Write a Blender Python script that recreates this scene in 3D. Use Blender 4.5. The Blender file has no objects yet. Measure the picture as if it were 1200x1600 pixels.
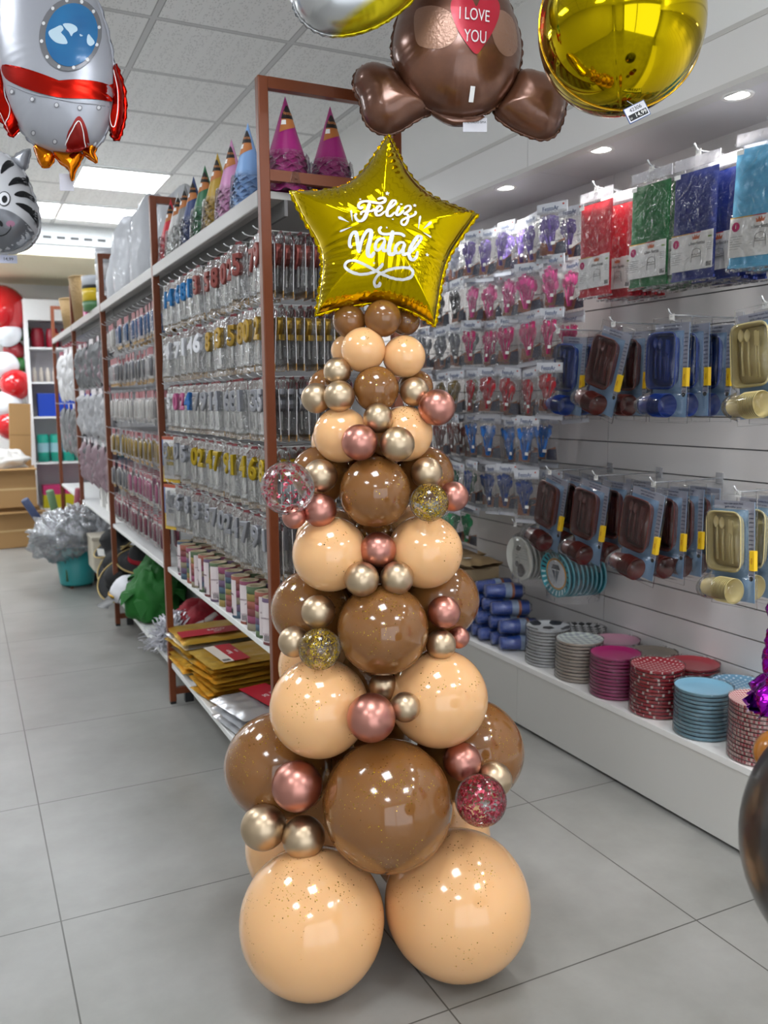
import bpy, bmesh, math, random
from mathutils import Vector, Matrix, noise
random.seed(7)
PI = math.pi
SC = bpy.context.scene
COL = SC.collection

# ------------------------------------------------------------------ camera
CR = ((0.8992699, -0.437306, -0.0087782), (-0.063662, -0.1110053, -0.9917787), (0.4327364, 0.8924356, -0.1276634))
CAMM = Matrix(((CR[0][0], -CR[1][0], -CR[2][0]), (CR[0][1], -CR[1][1], -CR[2][1]), (CR[0][2], -CR[1][2], -CR[2][2])))
cam_d = bpy.data.cameras.new('camera')
cam = bpy.data.objects.new('camera', cam_d)
COL.objects.link(cam)
cam.matrix_world = Matrix.Translation((0, 0, 1.4)) @ CAMM.to_4x4()
cam_d.sensor_fit = 'VERTICAL'
cam_d.sensor_height = 36
cam_d.lens = 30.31
cam_d.clip_start = .02
cam_d.dof.use_dof = True
cam_d.dof.focus_distance = 2.1
cam_d.dof.aperture_fstop = 4.5
SC.camera = cam
SC.view_settings.view_transform = 'Standard'
SC.view_settings.look = 'None'
SC.view_settings.gamma = 1
SC.view_settings.use_curve_mapping = False
SC.view_settings.exposure = 0.32
SC.cycles.transparent_max_bounces = 24
SC.cycles.max_bounces = 8
w = bpy.data.worlds.new('added_daylight')
SC.world = w
w.use_nodes = True
w.node_tree.nodes['Background'].inputs[0].default_value = (.86, .93, 1, 1)
w.node_tree.nodes['Background'].inputs[1].default_value = 1.9  # daylight beyond the rear opening, added to lift the ceiling
PANEL_STRENGTH = 17.0
SPOT_W = 15.0

# ------------------------------------------------------------------ materials
def lin(c):
    return tuple((x / 12.92 if x <= .04045 else ((x + .055) / 1.055) ** 2.4) for x in c)

def hx(s):
    return lin(tuple(int(s[i:i + 2], 16) / 255 for i in (0, 2, 4)))

_M = {}
def mat(col, rough=.5, metal=0, coat=0, emit=0, bump=0, bscale=60, sub=0, name=None):
    key = (col, rough, metal, coat, emit, bump, bscale, sub)
    if key in _M: return _M[key]
    m = bpy.data.materials.new(name or 'surface_' + col)
    m.use_nodes = True
    nt = m.node_tree
    b = nt.nodes['Principled BSDF']
    c = hx(col) + (1,)
    b.inputs['Base Color'].default_value = c
    b.inputs['Roughness'].default_value = rough
    b.inputs['Metallic'].default_value = metal
    b.inputs['Coat Weight'].default_value = coat
    b.inputs['Coat Roughness'].default_value = .06
    if sub:
        b.inputs['Subsurface Weight'].default_value = sub
        b.inputs['Subsurface Radius'].default_value = (.03, .02, .01)
    if emit:
        b.inputs['Emission Color'].default_value = c
        b.inputs['Emission Strength'].default_value = emit
    if bump:
        tc = nt.nodes.new('ShaderNodeTexCoord')
        n = nt.nodes.new('ShaderNodeTexNoise'); n.inputs['Scale'].default_value = bscale
        n.inputs['Detail'].default_value = 3
        bp = nt.nodes.new('ShaderNodeBump'); bp.inputs['Strength'].default_value = bump; bp.inputs['Distance'].default_value = .01
        nt.links.new(tc.outputs['Object'], n.inputs['Vector'])
        nt.links.new(n.outputs['Fac'], bp.inputs['Height'])
        nt.links.new(bp.outputs['Normal'], b.inputs['Normal'])
    _M[key] = m
    return m

def film(strength=.5, scale=30, tint='ffffff', base=.06, name='clear_film', haze=0):
    key = ('film', strength, scale, tint, base, haze)
    if key in _M: return _M[key]
    m = bpy.data.materials.new(name); m.use_nodes = True
    nt = m.node_tree; N = nt.nodes; Lk = nt.links
    for n in list(N): N.remove(n)
    out = N.new('ShaderNodeOutputMaterial')
    tr = N.new('ShaderNodeBsdfTransparent'); tr.inputs[0].default_value = hx(tint) + (1,)
    gl = N.new('ShaderNodeBsdfGlossy'); gl.inputs['Roughness'].default_value = .12
    mx = N.new('ShaderNodeMixShader')
    lw = N.new('ShaderNodeLayerWeight'); lw.inputs[0].default_value = .35
    mp = N.new('ShaderNodeMapRange'); mp.inputs[3].default_value = base; mp.inputs[4].default_value = .8
    tc = N.new('ShaderNodeTexCoord'); no = N.new('ShaderNodeTexNoise'); no.inputs['Scale'].default_value = scale
    no.inputs['Detail'].default_value = 2; no.inputs['Distortion'].default_value = 1.5
    bp = N.new('ShaderNodeBump'); bp.inputs['Strength'].default_value = strength; bp.inputs['Distance'].default_value = .02
    Lk.new(tc.outputs['Object'], no.inputs['Vector']); Lk.new(no.outputs['Fac'], bp.inputs['Height'])
    Lk.new(bp.outputs['Normal'], gl.inputs['Normal']); Lk.new(bp.outputs['Normal'], lw.inputs['Normal'])
    Lk.new(lw.outputs['Fresnel'], mp.inputs[0]); Lk.new(mp.outputs[0], mx.inputs[0])
    Lk.new(tr.outputs[0], mx.inputs[1]); Lk.new(gl.outputs[0], mx.inputs[2])
    if haze:
        df = N.new('ShaderNodeBsdfDiffuse'); df.inputs[0].default_value = (.8, .82, .86, 1)
        m2 = N.new('ShaderNodeMixShader'); m2.inputs[0].default_value = haze
        Lk.new(mx.outputs[0], m2.inputs[1]); Lk.new(df.outputs[0], m2.inputs[2]); Lk.new(m2.outputs[0], out.inputs[0])
    else:
        Lk.new(mx.outputs[0], out.inputs[0])
    _M[key] = m
    return m

def nmat(name, build):
    m = bpy.data.materials.new(name); m.use_nodes = True
    nt = m.node_tree
    build(nt, nt.nodes, nt.links, nt.nodes['Principled BSDF'])
    return m

def mth(N, L, op, a, b=None, c=None):
    n = N.new('ShaderNodeMath'); n.operation = op
    for i, v in enumerate((a, b, c)):
        if v is None: continue
        if isinstance(v, (int, float)): n.inputs[i].default_value = v
        else: L.new(v, n.inputs[i])
    return n.outputs[0]

def mixc(N, L, f, a, b):
    n = N.new('ShaderNodeMix'); n.data_type = 'RGBA'
    if isinstance(f, (int, float)): n.inputs[0].default_value = f
    else: L.new(f, n.inputs[0])
    for i, v in ((6, a), (7, b)):
        if isinstance(v, str): n.inputs[i].default_value = hx(v) + (1,)
        else: L.new(v, n.inputs[i])
    return n.outputs[2]

def gridlines(N, L, co, x0, sx, y0, sy, w):
    sep = N.new('ShaderNodeSeparateXYZ'); L.new(co, sep.inputs[0])
    r = []
    for o, o0, s in ((sep.outputs[0], x0, sx), (sep.outputs[1], y0, sy)):
        t = mth(N, L, 'SUBTRACT', o, o0); t = mth(N, L, 'DIVIDE', t, s)
        t = mth(N, L, 'ADD', t, .5); t = mth(N, L, 'FRACT', t); t = mth(N, L, 'SUBTRACT', t, .5)
        t = mth(N, L, 'ABSOLUTE', t); t = mth(N, L, 'MULTIPLY', t, s)
        r.append(mth(N, L, 'LESS_THAN', t, w / 2))
    return mth(N, L, 'MAXIMUM', r[0], r[1])

# ------------------------------------------------------------------ mesh building
class MB:
    def __init__(s): s.v = []; s.f = []; s.mi = []; s.m = []; s.sm = []
    def mx(s, m):
        if m not in s.m: s.m.append(m)
        return s.m.index(m)
    def add(s, vs, fs, m, smooth=False, M=None):
        o = len(s.v)
        if M is not None: vs = [M @ Vector(v) for v in vs]
        s.v += [tuple(v) for v in vs]
        i = s.mx(m)
        for f in fs:
            s.f.append(tuple(o + k for k in f)); s.mi.append(i); s.sm.append(smooth)
        return s
    def box(s, x0, x1, y0, y1, z0, z1, m, M=None, ch=0):
        if ch:
            bm = bmesh.new(); bmesh.ops.create_cube(bm, size=1)
            bmesh.ops.scale(bm, vec=(x1 - x0, y1 - y0, z1 - z0), verts=bm.verts)
            bmesh.ops.translate(bm, vec=((x0 + x1) / 2, (y0 + y1) / 2, (z0 + z1) / 2), verts=bm.verts)
            bmesh.ops.bevel(bm, geom=bm.edges[:], offset=ch, segments=2, affect='EDGES', profile=.5)
            s.bm(bm, m, M=M); bm.free(); return s
        vs = [(x, y, z) for x in (x0, x1) for y in (y0, y1) for z in (z0, z1)]
        return s.add(vs, [(0, 1, 3, 2), (4, 6, 7, 5), (0, 4, 5, 1), (2, 3, 7, 6), (0, 2, 6, 4), (1, 5, 7, 3)], m, False, M)
    def bm(s, bm, m, smooth=False, M=None):
        bm.verts.ensure_lookup_table(); bm.verts.index_update()
        return s.add([v.co.copy() for v in bm.verts], [[v.index for v in f.verts] for f in bm.faces], m, smooth, M)
    def grid(s, fn, nu, nv, m, smooth=True, M=None, wu=False, wv=False):
        vs = [fn(i / nu, j / nv) for j in range(nv + (0 if wv else 1)) for i in range(nu + (0 if wu else 1))]
        W = nu if wu else nu + 1; Hh = nv if wv else nv + 1
        fs = [(j * W + i, j * W + (i + 1) % W, ((j + 1) % Hh) * W + (i + 1) % W, ((j + 1) % Hh) * W + i) for j in range(nv) for i in range(nu)]
        return s.add(vs, fs, m, smooth, M)
    def lathe(s, prof, m, n=24, M=None, smooth=True, wob=None):
        vs = []; fs = []
        for j, (r, z) in enumerate(prof):
            for i in range(n):
                a = 2 * PI * i / n
                rr = r * (1 + (wob(a, j) if wob else 0))
                vs.append((rr * math.cos(a), rr * math.sin(a), z))
        for j in range(len(prof) - 1):
            for i in range(n):
                fs.append((j * n + i, j * n + (i + 1) % n, (j + 1) * n + (i + 1) % n, (j + 1) * n + i))
        return s.add(vs, fs, m, smooth, M)
    def tube(s, path, r, m, n=6, M=None, closed=False):
        P = [Vector(p) for p in path]; vs = []; fs = []
        K = len(P)
        for k, p in enumerate(P):
            if closed: t = P[(k + 1) % K] - P[k - 1]
            else: t = P[min(k + 1, K - 1)] - P[max(k - 1, 0)]
            t.normalize()
            up = Vector((0, 0, 1)) if abs(t.z) < .9 else Vector((1, 0, 0))
            a = t.cross(up).normalized(); b = t.cross(a)
            rr = r[k] if isinstance(r, (list, tuple)) else r
            for i in range(n):
                q = 2 * PI * i / n
                vs.append(p + a * (rr * math.cos(q)) + b * (rr * math.sin(q)))
        R = K if closed else K - 1
        for k in range(R):
            for i in range(n):
                fs.append((k * n + i, k * n + (i + 1) % n, ((k + 1) % K) * n + (i + 1) % n, ((k + 1) % K) * n + i))
        if not closed:
            fs.append(tuple(range(n - 1, -1, -1))); fs.append(tuple((K - 1) * n + i for i in range(n)))
        return s.add(vs, fs, m, n > 4, M)
    def prism(s, pts, z0, z1, m, M=None, side=None):      # polygon pts (x, y) from z0 to z1
        n = len(pts)
        vs = [(x, y, z0) for x, y in pts] + [(x, y, z1) for x, y in pts]
        s.add(vs, [tuple(range(n - 1, -1, -1)), tuple(range(n, 2 * n))], m, False, M)
        return s.add(vs, [(i, (i + 1) % n, n + (i + 1) % n, n + i) for i in range(n)], side or m, False, M)
    def text(s, st, size, m, M=None, ext=.0002, sx=1):
        vs, fs = text_geo(st, ext)
        return s.add([(v[0] * size * sx, v[1] * size, v[2] if ext < .01 else v[2] * size) for v in vs], fs, m, False, M)
    def mesh(s, name):
        me = bpy.data.meshes.new(name)
        me.from_pydata(s.v, [], s.f)
        for m in s.m: me.materials.append(m)
        me.polygons.foreach_set('material_index', s.mi)
        me.polygons.foreach_set('use_smooth', s.sm)
        me.update()
        return me
    def build(s, name, parent=None, loc=None, rot=None):
        o = bpy.data.objects.new(name, s.mesh(name)); COL.objects.link(o)
        if parent: o.parent = parent
        if loc: o.location = loc
        if rot: o.rotation_euler = rot
        return o

_T = {}
def text_geo(st, ext):
    k = (st, ext)
    if k in _T: return _T[k]
    cu = bpy.data.curves.new('lettering', 'FONT'); cu.body = st; cu.size = 1; cu.align_x = 'CENTER'; cu.align_y = 'CENTER'
    cu.resolution_u = 3; cu.extrude = ext
    if ext > .01: cu.bevel_depth = .05
    o = bpy.data.objects.new('lettering', cu); COL.objects.link(o)
    bpy.context.view_layer.update()
    me = bpy.data.meshes.new_from_object(o.evaluated_get(bpy.context.evaluated_depsgraph_get()))
    r = ([tuple(v.co) for v in me.vertices], [tuple(p.vertices) for p in me.polygons])
    bpy.data.objects.remove(o); bpy.data.curves.remove(cu); bpy.data.meshes.remove(me)
    _T[k] = r
    return r

FRONT = Matrix.Rotation(PI / 2, 4, 'X')                   # xy drawing turned upright, seen from -y
def fr(x, y, z, a=0): return Matrix.Translation((x, y, z)) @ FRONT @ Matrix.Rotation(a, 4, 'Z')

def tag(o, label, cat, group=None, kind=None):
    o['label'] = label; o['category'] = cat
    if group: o['group'] = group
    if kind: o['kind'] = kind
    return o
def empty(name, loc=(0, 0, 0), rz=0):
    o = bpy.data.objects.new(name, None); COL.objects.link(o)
    o.empty_display_size = .05
    o.location = loc; o.rotation_euler = (0, 0, rz)
    return o
def struct(o): o['kind'] = 'structure'; return o
def copy_tree(o, parent=None):
    c = o.copy(); COL.objects.link(c)
    if parent: c.parent = parent
    for ch in list(o.children): copy_tree(ch, c)
    return c
_used = set()
def place(proto, loc, rot, label, cat, group=None):       # the prototype itself serves as the first copy
    if proto.name in _used: o = copy_tree(proto)
    else: o = proto; _used.add(proto.name)
    o.location = loc; o.rotation_euler = rot
    tag(o, label, cat, group)
    return o
ORD = ['first', 'second', 'third', 'fourth', 'fifth', 'sixth', 'seventh', 'eighth', 'ninth', 'tenth', 'eleventh', 'twelfth', 'thirteenth', 'fourteenth', 'fifteenth', 'sixteenth', 'seventeenth', 'eighteenth', 'nineteenth', 'twentieth']

WHITE = mat('efefec', .5); STEEL = mat('c9ccd0', .25, .9); BLACK = mat('1b1b1d', .5)
LASER = mat('e9e9ea', .35)
# ------------------------------------------------------------------ the room
XR, XW, XS, ZC = 2.13, 2.43, 2.076, 2.98
def floor_nodes(nt, N, L, b):
    tc = N.new('ShaderNodeTexCoord')
    n1 = N.new('ShaderNodeTexNoise'); n1.inputs['Scale'].default_value = 2.2; n1.inputs['Detail'].default_value = 6; n1.inputs['Roughness'].default_value = .62
    n2 = N.new('ShaderNodeTexNoise'); n2.inputs['Scale'].default_value = 45; n2.inputs['Detail'].default_value = 4
    L.new(tc.outputs['Object'], n1.inputs[0]); L.new(tc.outputs['Object'], n2.inputs[0])
    cr = N.new('ShaderNodeValToRGB'); L.new(n1.outputs['Fac'], cr.inputs[0])
    cr.color_ramp.elements[0].position = .3; cr.color_ramp.elements[0].color = hx('85847f') + (1,)
    cr.color_ramp.elements[1].position = .72; cr.color_ramp.elements[1].color = hx('a09f9b') + (1,)
    c = mixc(N, L, mth(N, L, 'MULTIPLY', n2.outputs['Fac'], .12), cr.outputs[0], '8d8d8a')
    g = gridlines(N, L, tc.outputs['Object'], .1544, .7718, 2.3605, .7718, .0042)
    c = mixc(N, L, g, c, '54524e')
    L.new(c, b.inputs['Base Color'])
    r = N.new('ShaderNodeMapRange'); L.new(n1.outputs['Fac'], r.inputs[0]); r.inputs[3].default_value = .26; r.inputs[4].default_value = .42
    L.new(r.outputs[0], b.inputs['Roughness'])
    bp = N.new('ShaderNodeBump'); bp.inputs['Strength'].default_value = .5; bp.inputs['Distance'].default_value = .002; bp.invert = True
    L.new(g, bp.inputs['Height']); L.new(bp.outputs[0], b.inputs['Normal'])
def ceil_nodes(nt, N, L, b):
    tc = N.new('ShaderNodeTexCoord')
    g = gridlines(N, L, tc.outputs['Object'], .216, .6, 4.43, .605, .024)
    g2 = gridlines(N, L, tc.outputs['Object'], .216, .6, 4.43, .605, .032)
    n2 = N.new('ShaderNodeTexVoronoi'); n2.inputs['Scale'].default_value = 1
    mp = N.new('ShaderNodeMapping'); mp.inputs['Scale'].default_value = (110, 50, 1); L.new(tc.outputs['Object'], mp.inputs[0]); L.new(mp.outputs[0], n2.inputs['Vector'])
    n2.inputs['Randomness'].default_value = .6
    pin = mth(N, L, 'LESS_THAN', n2.outputs['Distance'], .36)
    sep = N.new('ShaderNodeSeparateXYZ'); L.new(tc.outputs['Object'], sep.inputs[0])
    s = mth(N, L, 'MODULO', mth(N, L, 'ADD', sep.outputs[0], 10.0), .1); s = mth(N, L, 'GREATER_THAN', s, .078)
    pin = mth(N, L, 'MULTIPLY', pin, mth(N, L, 'SUBTRACT', 1, s))
    c = mixc(N, L, mth(N, L, 'MULTIPLY', pin, .38), 'f4f5f4', 'a9aaaa')
    c = mixc(N, L, g2, c, '9c9d9d')
    c = mixc(N, L, g, c, 'd2d3d3')
    L.new(c, b.inputs['Base Color']); b.inputs['Roughness'].default_value = .8
m_floor = nmat('grey_concrete_look_tiles', floor_nodes)
m_ceil = nmat('mineral_ceiling_tiles', ceil_nodes)
m_wall = mat('eeeeec', .65, bump=.04, bscale=80)
m_wall2 = mat('c9c7c2', .6)
m_lam = mat('dcdbd9', .38)
def slat_nodes(nt, N, L, b):
    tc = N.new('ShaderNodeTexCoord'); n = N.new('ShaderNodeTexNoise'); n.inputs['Scale'].default_value = 3
    L.new(tc.outputs['Object'], n.inputs[0])
    L.new(mixc(N, L, n.outputs['Fac'], 'd8d5d4', 'e2e0df'), b.inputs['Base Color']); b.inputs['Roughness'].default_value = .32
m_slat = nmat('pale_slatwall_board', slat_nodes)

X0, Y0, Y1 = -2.6, -2.6, 10.4
struct(MB().box(X0, XW + .1, Y0, Y1, -.06, 0, m_floor).build('floor'))
struct(MB().box(X0, XR, Y0, 8.35, ZC, ZC + .06, m_ceil).build('ceiling'))
struct(MB().box(X0 - .1, X0, Y0, Y1, 0, ZC, m_wall2).build('wall_left'))
# unseen shop front opening added behind the camera so daylight brightens the ceiling
struct(MB().box(X0, X0 + .5, Y0 - .1, Y0, 0, ZC, m_wall2).box(XW - .2, XW + .1, Y0 - .1, Y0, 0, ZC, m_wall2).box(X0 + .5, XW - .2, Y0 - .1, Y0, 2.7, ZC, m_wall2).build('wall_rear'))
struct(MB().box(X0 + .5, X0 + .56, Y0 - .08, Y0 - .02, 0, 2.7, mat('2a2c2e', .4)).box(XW - .26, XW - .2, Y0 - .08, Y0 - .02, 0, 2.7, mat('2a2c2e', .4)).box(-.23, -.17, Y0 - .08, Y0 - .02, 0, 2.7, mat('2a2c2e', .4)).build('added_window_1'))
struct(MB().box(X0, XW + .1, Y1, Y1 + .1, 0, ZC + .1, m_wall).build('wall_back'))
# right wall: slatwall boards with grooves between them and a seam at y = 2.85
sl = MB()
zs = .345
while zs < 2.3:
    for a, b in ((Y0, 1.23), (1.233, 2.85), (2.853, 4.47), (4.473, 6.09), (6.093, Y1)):
        sl.box(XW, XW + .02, a, b, zs, min(zs + .105, 2.3), m_slat)
        sl.box(XW + .012, XW + .02, a, b, zs - .006, zs, mat('77757a', .5))
    zs += .11
sl.box(XW, XW + .02, Y0, Y1, 0, .339, m_slat)
struct(sl.build('wall_right'))
struct(MB().box(XW + .02, XW + .1, Y0, Y1, 0, ZC, m_wall2).build('wall_right_core'))
bpy.data.objects['wall_right_core'].name = 'trim_1'
struct(MB().box(XR, XW + .02, Y0, Y1, 2.32, ZC + .06, m_wall).build('trim_2'))
# lit canopy over the shelves: fascia board, edge band, underside
fa = MB()
fa.box(XS, XR, Y0, 2.949, 2.3, 2.462, mat('dedddb', .4)); fa.box(XS, XR, 2.952, Y1, 2.3, 2.462, mat('dedddb', .4))
fa.box(XS - .002, XR, Y0, Y1, 2.298, 2.315, mat('c9c7c3', .4)); fa.box(XS - .002, XR, Y0, Y1, 2.455, 2.47, mat('c4c2be', .4))
fa.box(XR, XW, Y0, 2.949, 2.3, 2.32, mat('cbc8ca', .4)); fa.box(XR, XW, 2.952, Y1, 2.3, 2.32, mat('cbc8ca', .4))
fa.build('trim_3')['kind'] = 'structure'
# base cabinet along the right wall
pl = empty('display_plinth', (2.25, 2.5, 0))
tag(pl, 'long white display plinth at the foot of the slatted right wall', 'plinth')
def sub(mb, name, root): o = mb.build(name); o.parent = root; o.matrix_parent_inverse = Matrix.Translation(-root.location); return o
b = MB()
for a, c in ((-1.0, 1.2), (1.203, 2.98), (2.983, 4.8), (4.803, 6.5)): b.box(XS, XS + .018, a, c, .012, .262, mat('cfcec9', .4))
sub(b, 'front_panel', pl)
sub(MB().box(XS - .004, XW - .003, -1.0, 6.5, .264, .285, mat('ecebe8', .35)), 'top_board', pl)
sub(MB().box(XS + .03, XW - .003, -1.0, 6.5, .002, .262, BLACK), 'base_frame', pl)
# bulkhead at the far end with an air grille
bk = MB()
bk.box(X0, XR, 8.35, 8.42, 2.77, ZC + .06, mat('c9cccc', .5)); bk.box(X0, XR, 8.35, Y1, 2.70, 2.77, mat('e6dfc0', .6))
bk.build('trim_4')['kind'] = 'structure'
for k, xg in enumerate((-.9, -.15, .62)):
    g = empty('air_grille', (xg + .3, 8.34, 2.86))
    tag(g, ['slotted air grille on the far bulkhead, hidden mostly by the zebra balloon', 'slotted air grille on the far bulkhead, left of the light panel gap', 'slotted air grille on the far bulkhead right of the zebra balloon'][k], 'air vent', 'air grilles on the far bulkhead')
    sub(MB().box(xg - .05, xg + .7, 8.325, 8.35, 2.8, 2.91, mat('b9bdbe', .4)), 'frame', g)
    for i in range(6):
        xx = xg + i * .115
        sub(MB().box(xx, xx + .07, 8.322, 8.326, 2.845, 2.868, mat('303334', .5)), 'slot', g)

# recessed light panels (they give off the room light)
m_led = mat('f4f9ff', .5, emit=PANEL_STRENGTH)
cells = [(.816, 6.245), (.816, 7.455), (.216, 7.455), (-1.584, 7.455), (-1.584, 6.245), (-.984, 5.035), (-.984, 2.6), (.216, .8), (-1.584, .2), (1.416, -1.0), (-.984, -1.6), (-.4, 8.95), (-1.2, 8.95), (-2.0, 9.1)]  # unseen panels added for light, the bulkhead ones to brighten the far end
where = {(.816, 6.245): 'square lit ceiling panel nearest above the far rack, largest in view', (.816, 7.455): 'square lit ceiling panel farthest back, right of the runner',
         (.216, 7.455): 'square lit ceiling panel beside the striped animal balloon, left of the runner'}
for (x, y) in cells:
    o = empty('ceiling_light', (x + .3, y + .3, ZC - .012 if y < 8.4 else 2.688))
    tag(o, where.get((x, y), 'unseen square lit ceiling panel added to light the room'), 'ceiling light', 'square ceiling light panels')
    f = MB()
    f.box(-.3, .3, -.3, -.285, -.004, .01, WHITE).box(-.3, .3, .285, .3, -.004, .01, WHITE).box(-.3, -.285, -.285, .285, -.004, .01, WHITE).box(.285, .3, -.285, .285, -.004, .01, WHITE)
    f.build('frame', o)
    MB().box(-.285, .285, -.285, .285, 0, .008, m_led).build('diffuser', o)
# downlights in the canopy
m_spot = mat('fffaf2', .5, emit=14)
for k in range(9):
    y = 1.366 + .617 * (k - 2)
    o = empty('downlight', (2.13 + .02, y, 2.3))
    nm = {3: 'round recessed downlight nearest the camera, above the blue and light blue packs', 4: 'round recessed downlight above the red packs, between two others', 5: 'round recessed downlight farthest away, above the purple cutlery bags'}
    tag(o, nm.get(k, 'round recessed canopy downlight outside the view'), 'downlight', 'recessed downlights in the canopy')
    MB().lathe([(.036, -.002), (.047, -.004), (.05, 0), (.05, .002)], mat('f0eeea', .3), 28).build('trim_ring', o)
    MB().lathe([(.0005, -.001), (.036, -.001), (.036, .001)], m_spot, 28).build('lens', o)
    ld = bpy.data.lights.new('downlight_lamp', 'SPOT'); ld.energy = SPOT_W; ld.spot_size = 2.3; ld.spot_blend = .8; ld.shadow_soft_size = .035; ld.color = (1, .97, .93)
    lo = bpy.data.objects.new('lamp', ld); COL.objects.link(lo); lo.parent = o; lo.location = (0, 0, -.012)
# ------------------------------------------------------------------ foil and latex balloons
def smooth_pts(P, n, closed=True):
    out = []; K = len(P)
    for i in range(K if closed else K - 1):
        p0, p1, p2, p3 = (P[(i - 1) % K], P[i], P[(i + 1) % K], P[(i + 2) % K]) if closed else (P[max(i - 1, 0)], P[i], P[i + 1], P[min(i + 2, K - 1)])
        for j in range(n):
            t = j / n
            out.append(tuple(.5 * (2 * b + (c - a) * t + (2 * a - 5 * b + 4 * c - d) * t * t + (3 * b - a - 3 * c + d) * t ** 3) for a, b, c, d in zip(p0, p1, p2, p3)))
    if not closed: out.append(tuple(P[-1]))
    return out

class Foil:
    """An inflated two-sheet foil shape: outline in local metres (x right, y up), front towards +z."""
    def __init__(s, P, T, wr=.004, wn=70, D=None, c=None, seed=0, back=1.0):
        s.P = P; s.T = T; s.wr = wr; s.seed = seed; s.back = back
        n = len(P)
        s.L = [0]
        for i in range(n): s.L.append(s.L[-1] + math.dist(P[i], P[(i + 1) % n]))
        s.wn = wn
        s.c = c or (sum(p[0] for p in P) / n, sum(p[1] for p in P) / n)
        s.D = D or s.dist(*s.c)[0]
    def dist(s, x, y):
        best = 1e9; bl = 0; P = s.P; n = len(P)
        for i in range(n):
            ax, ay = P[i]; bx, by = P[(i + 1) % n]
            dx, dy = bx - ax, by - ay; q = dx * dx + dy * dy + 1e-12
            t = max(0, min(1, ((x - ax) * dx + (y - ay) * dy) / q))
            d = (x - ax - t * dx) ** 2 + (y - ay - t * dy) ** 2
            if d < best: best = d; bl = s.L[i] + t * (s.L[i + 1] - s.L[i])
        return math.sqrt(best), bl
    def h(s, x, y, wr=True):
        d, l = s.dist(x, y)
        u = min(1, d / s.D)
        z = s.T * math.sqrt(max(0, 1 - (1 - u) ** 2))
        if wr and s.wr:
            w = math.sin(l / s.L[-1] * 2 * PI * s.wn + 1.5 * noise.noise(Vector((l * 30, s.seed, 0))))
            a = .5 + .8 * noise.noise(Vector((l * 12, s.seed + 5, 1)))
            z += s.wr * w * a * math.exp(-d / (s.D * .3)) * min(1, d / (.04 * s.D))
            z += .35 * s.T * .05 * noise.noise(Vector((x * 14, y * 14, s.seed)))
        return z
    def mesh(s, mb, m, rings=22, M=None, flange=.006, mback=None):
        n = len(s.P); cx, cy = s.c
        for side in (1, -1):
            vs = [(cx, cy, side * s.h(cx, cy) * (1 if side > 0 else s.back))]
            for k in range(1, rings + 1):
                t = 1 - (1 - k / rings) ** 1.7
                for (px, py) in s.P:
                    x = cx + (px - cx) * t; y = cy + (py - cy) * t
                    z = 0 if k == rings else s.h(x, y)
                    vs.append((x, y, side * z * (1 if side > 0 else s.back)))
            fs = []
            for i in range(n):
                j = (i + 1) % n
                fs.append((0, 1 + i, 1 + j) if side > 0 else (0, 1 + j, 1 + i))
                for k in range(rings - 1):
                    a, b = 1 + k * n, 1 + (k + 1) * n
                    q = (a + i, b + i, b + j, a + j)
                    fs.append(q if side > 0 else q[::-1])
            mb.add(vs, fs, m if side > 0 else (mback or m), True, M)
        if flange:
            vs = []; fs = []
            for i in range(n):
                p = Vector(s.P[i]); t = Vector(s.P[(i + 1) % n]) - Vector(s.P[i - 1])
                nn = Vector((t.y, -t.x)).normalized() * flange * (1 + .35 * math.sin(i * 2.1))
                if (p + nn - Vector(s.c)).length < (p - Vector(s.c)).length: nn = -nn
                z = .0016 * math.sin(i * 1.7)
                vs += [(p.x, p.y, .0005), (p.x + nn.x, p.y + nn.y, z), (p.x, p.y, -.0005)]
            for i in range(n):
                j = (i + 1) % n
                fs += [(3 * i, 3 * i + 1, 3 * j + 1, 3 * j), (3 * i + 1, 3 * i + 2, 3 * j + 2, 3 * j + 1)]
            mb.add(vs, fs, m, True, M)
        return mb
    def patch(s, mb, Q, m, off=.0012, rings=8, M=None):
        n = len(Q); cx = sum(q[0] for q in Q) / n; cy = sum(q[1] for q in Q) / n
        vs = [(cx, cy, s.h(cx, cy) + off)]
        for k in range(1, rings + 1):
            for (px, py) in Q:
                x = cx + (px - cx) * k / rings; y = cy + (py - cy) * k / rings
                vs.append((x, y, s.h(x, y) + off))
        fs = []
        for i in range(n):
            j = (i + 1) % n; fs.append((0, 1 + i, 1 + j))
            for k in range(rings - 1):
                a, b = 1 + k * n, 1 + (k + 1) * n; fs.append((a + i, b + i, b + j, a + j))
        return mb.add(vs, fs, m, True, M)
    def ribbon(s, mb, Q, w, m, off=.0032, n=6, M=None, closed=False, call=.0, taper=True):
        S = smooth_pts(Q, n, closed); vs = []; fs = []; K = len(S)
        for i, p in enumerate(S):
            a = S[(i - 1) % K] if closed else S[max(0, i - 1)]; b = S[(i + 1) % K] if closed else S[min(K - 1, i + 1)]
            t = Vector((b[0] - a[0], b[1] - a[1])); L_ = t.length or 1; t /= L_
            ww = w * (1 - call + call * min(1, abs(t.y) * 1.25) if call else 1)
            if call and t.y > .2: ww = w * (1 - call) * 1.05 + w * .12        # upstrokes stay thin
            if taper and not closed: ww *= min(1, .45 + min(i, K - 1 - i) * .25)
            nx, ny = -t.y * ww / 2, t.x * ww / 2
            for q in ((p[0] + nx, p[1] + ny), (p[0] - nx, p[1] - ny)): vs.append((q[0], q[1], s.h(*q) + off))
        for i in range(K if closed else K - 1):
            j = (i + 1) % K; fs.append((2 * i, 2 * i + 1, 2 * j + 1, 2 * j))
        return mb.add(vs, fs, m, True, M)
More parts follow.
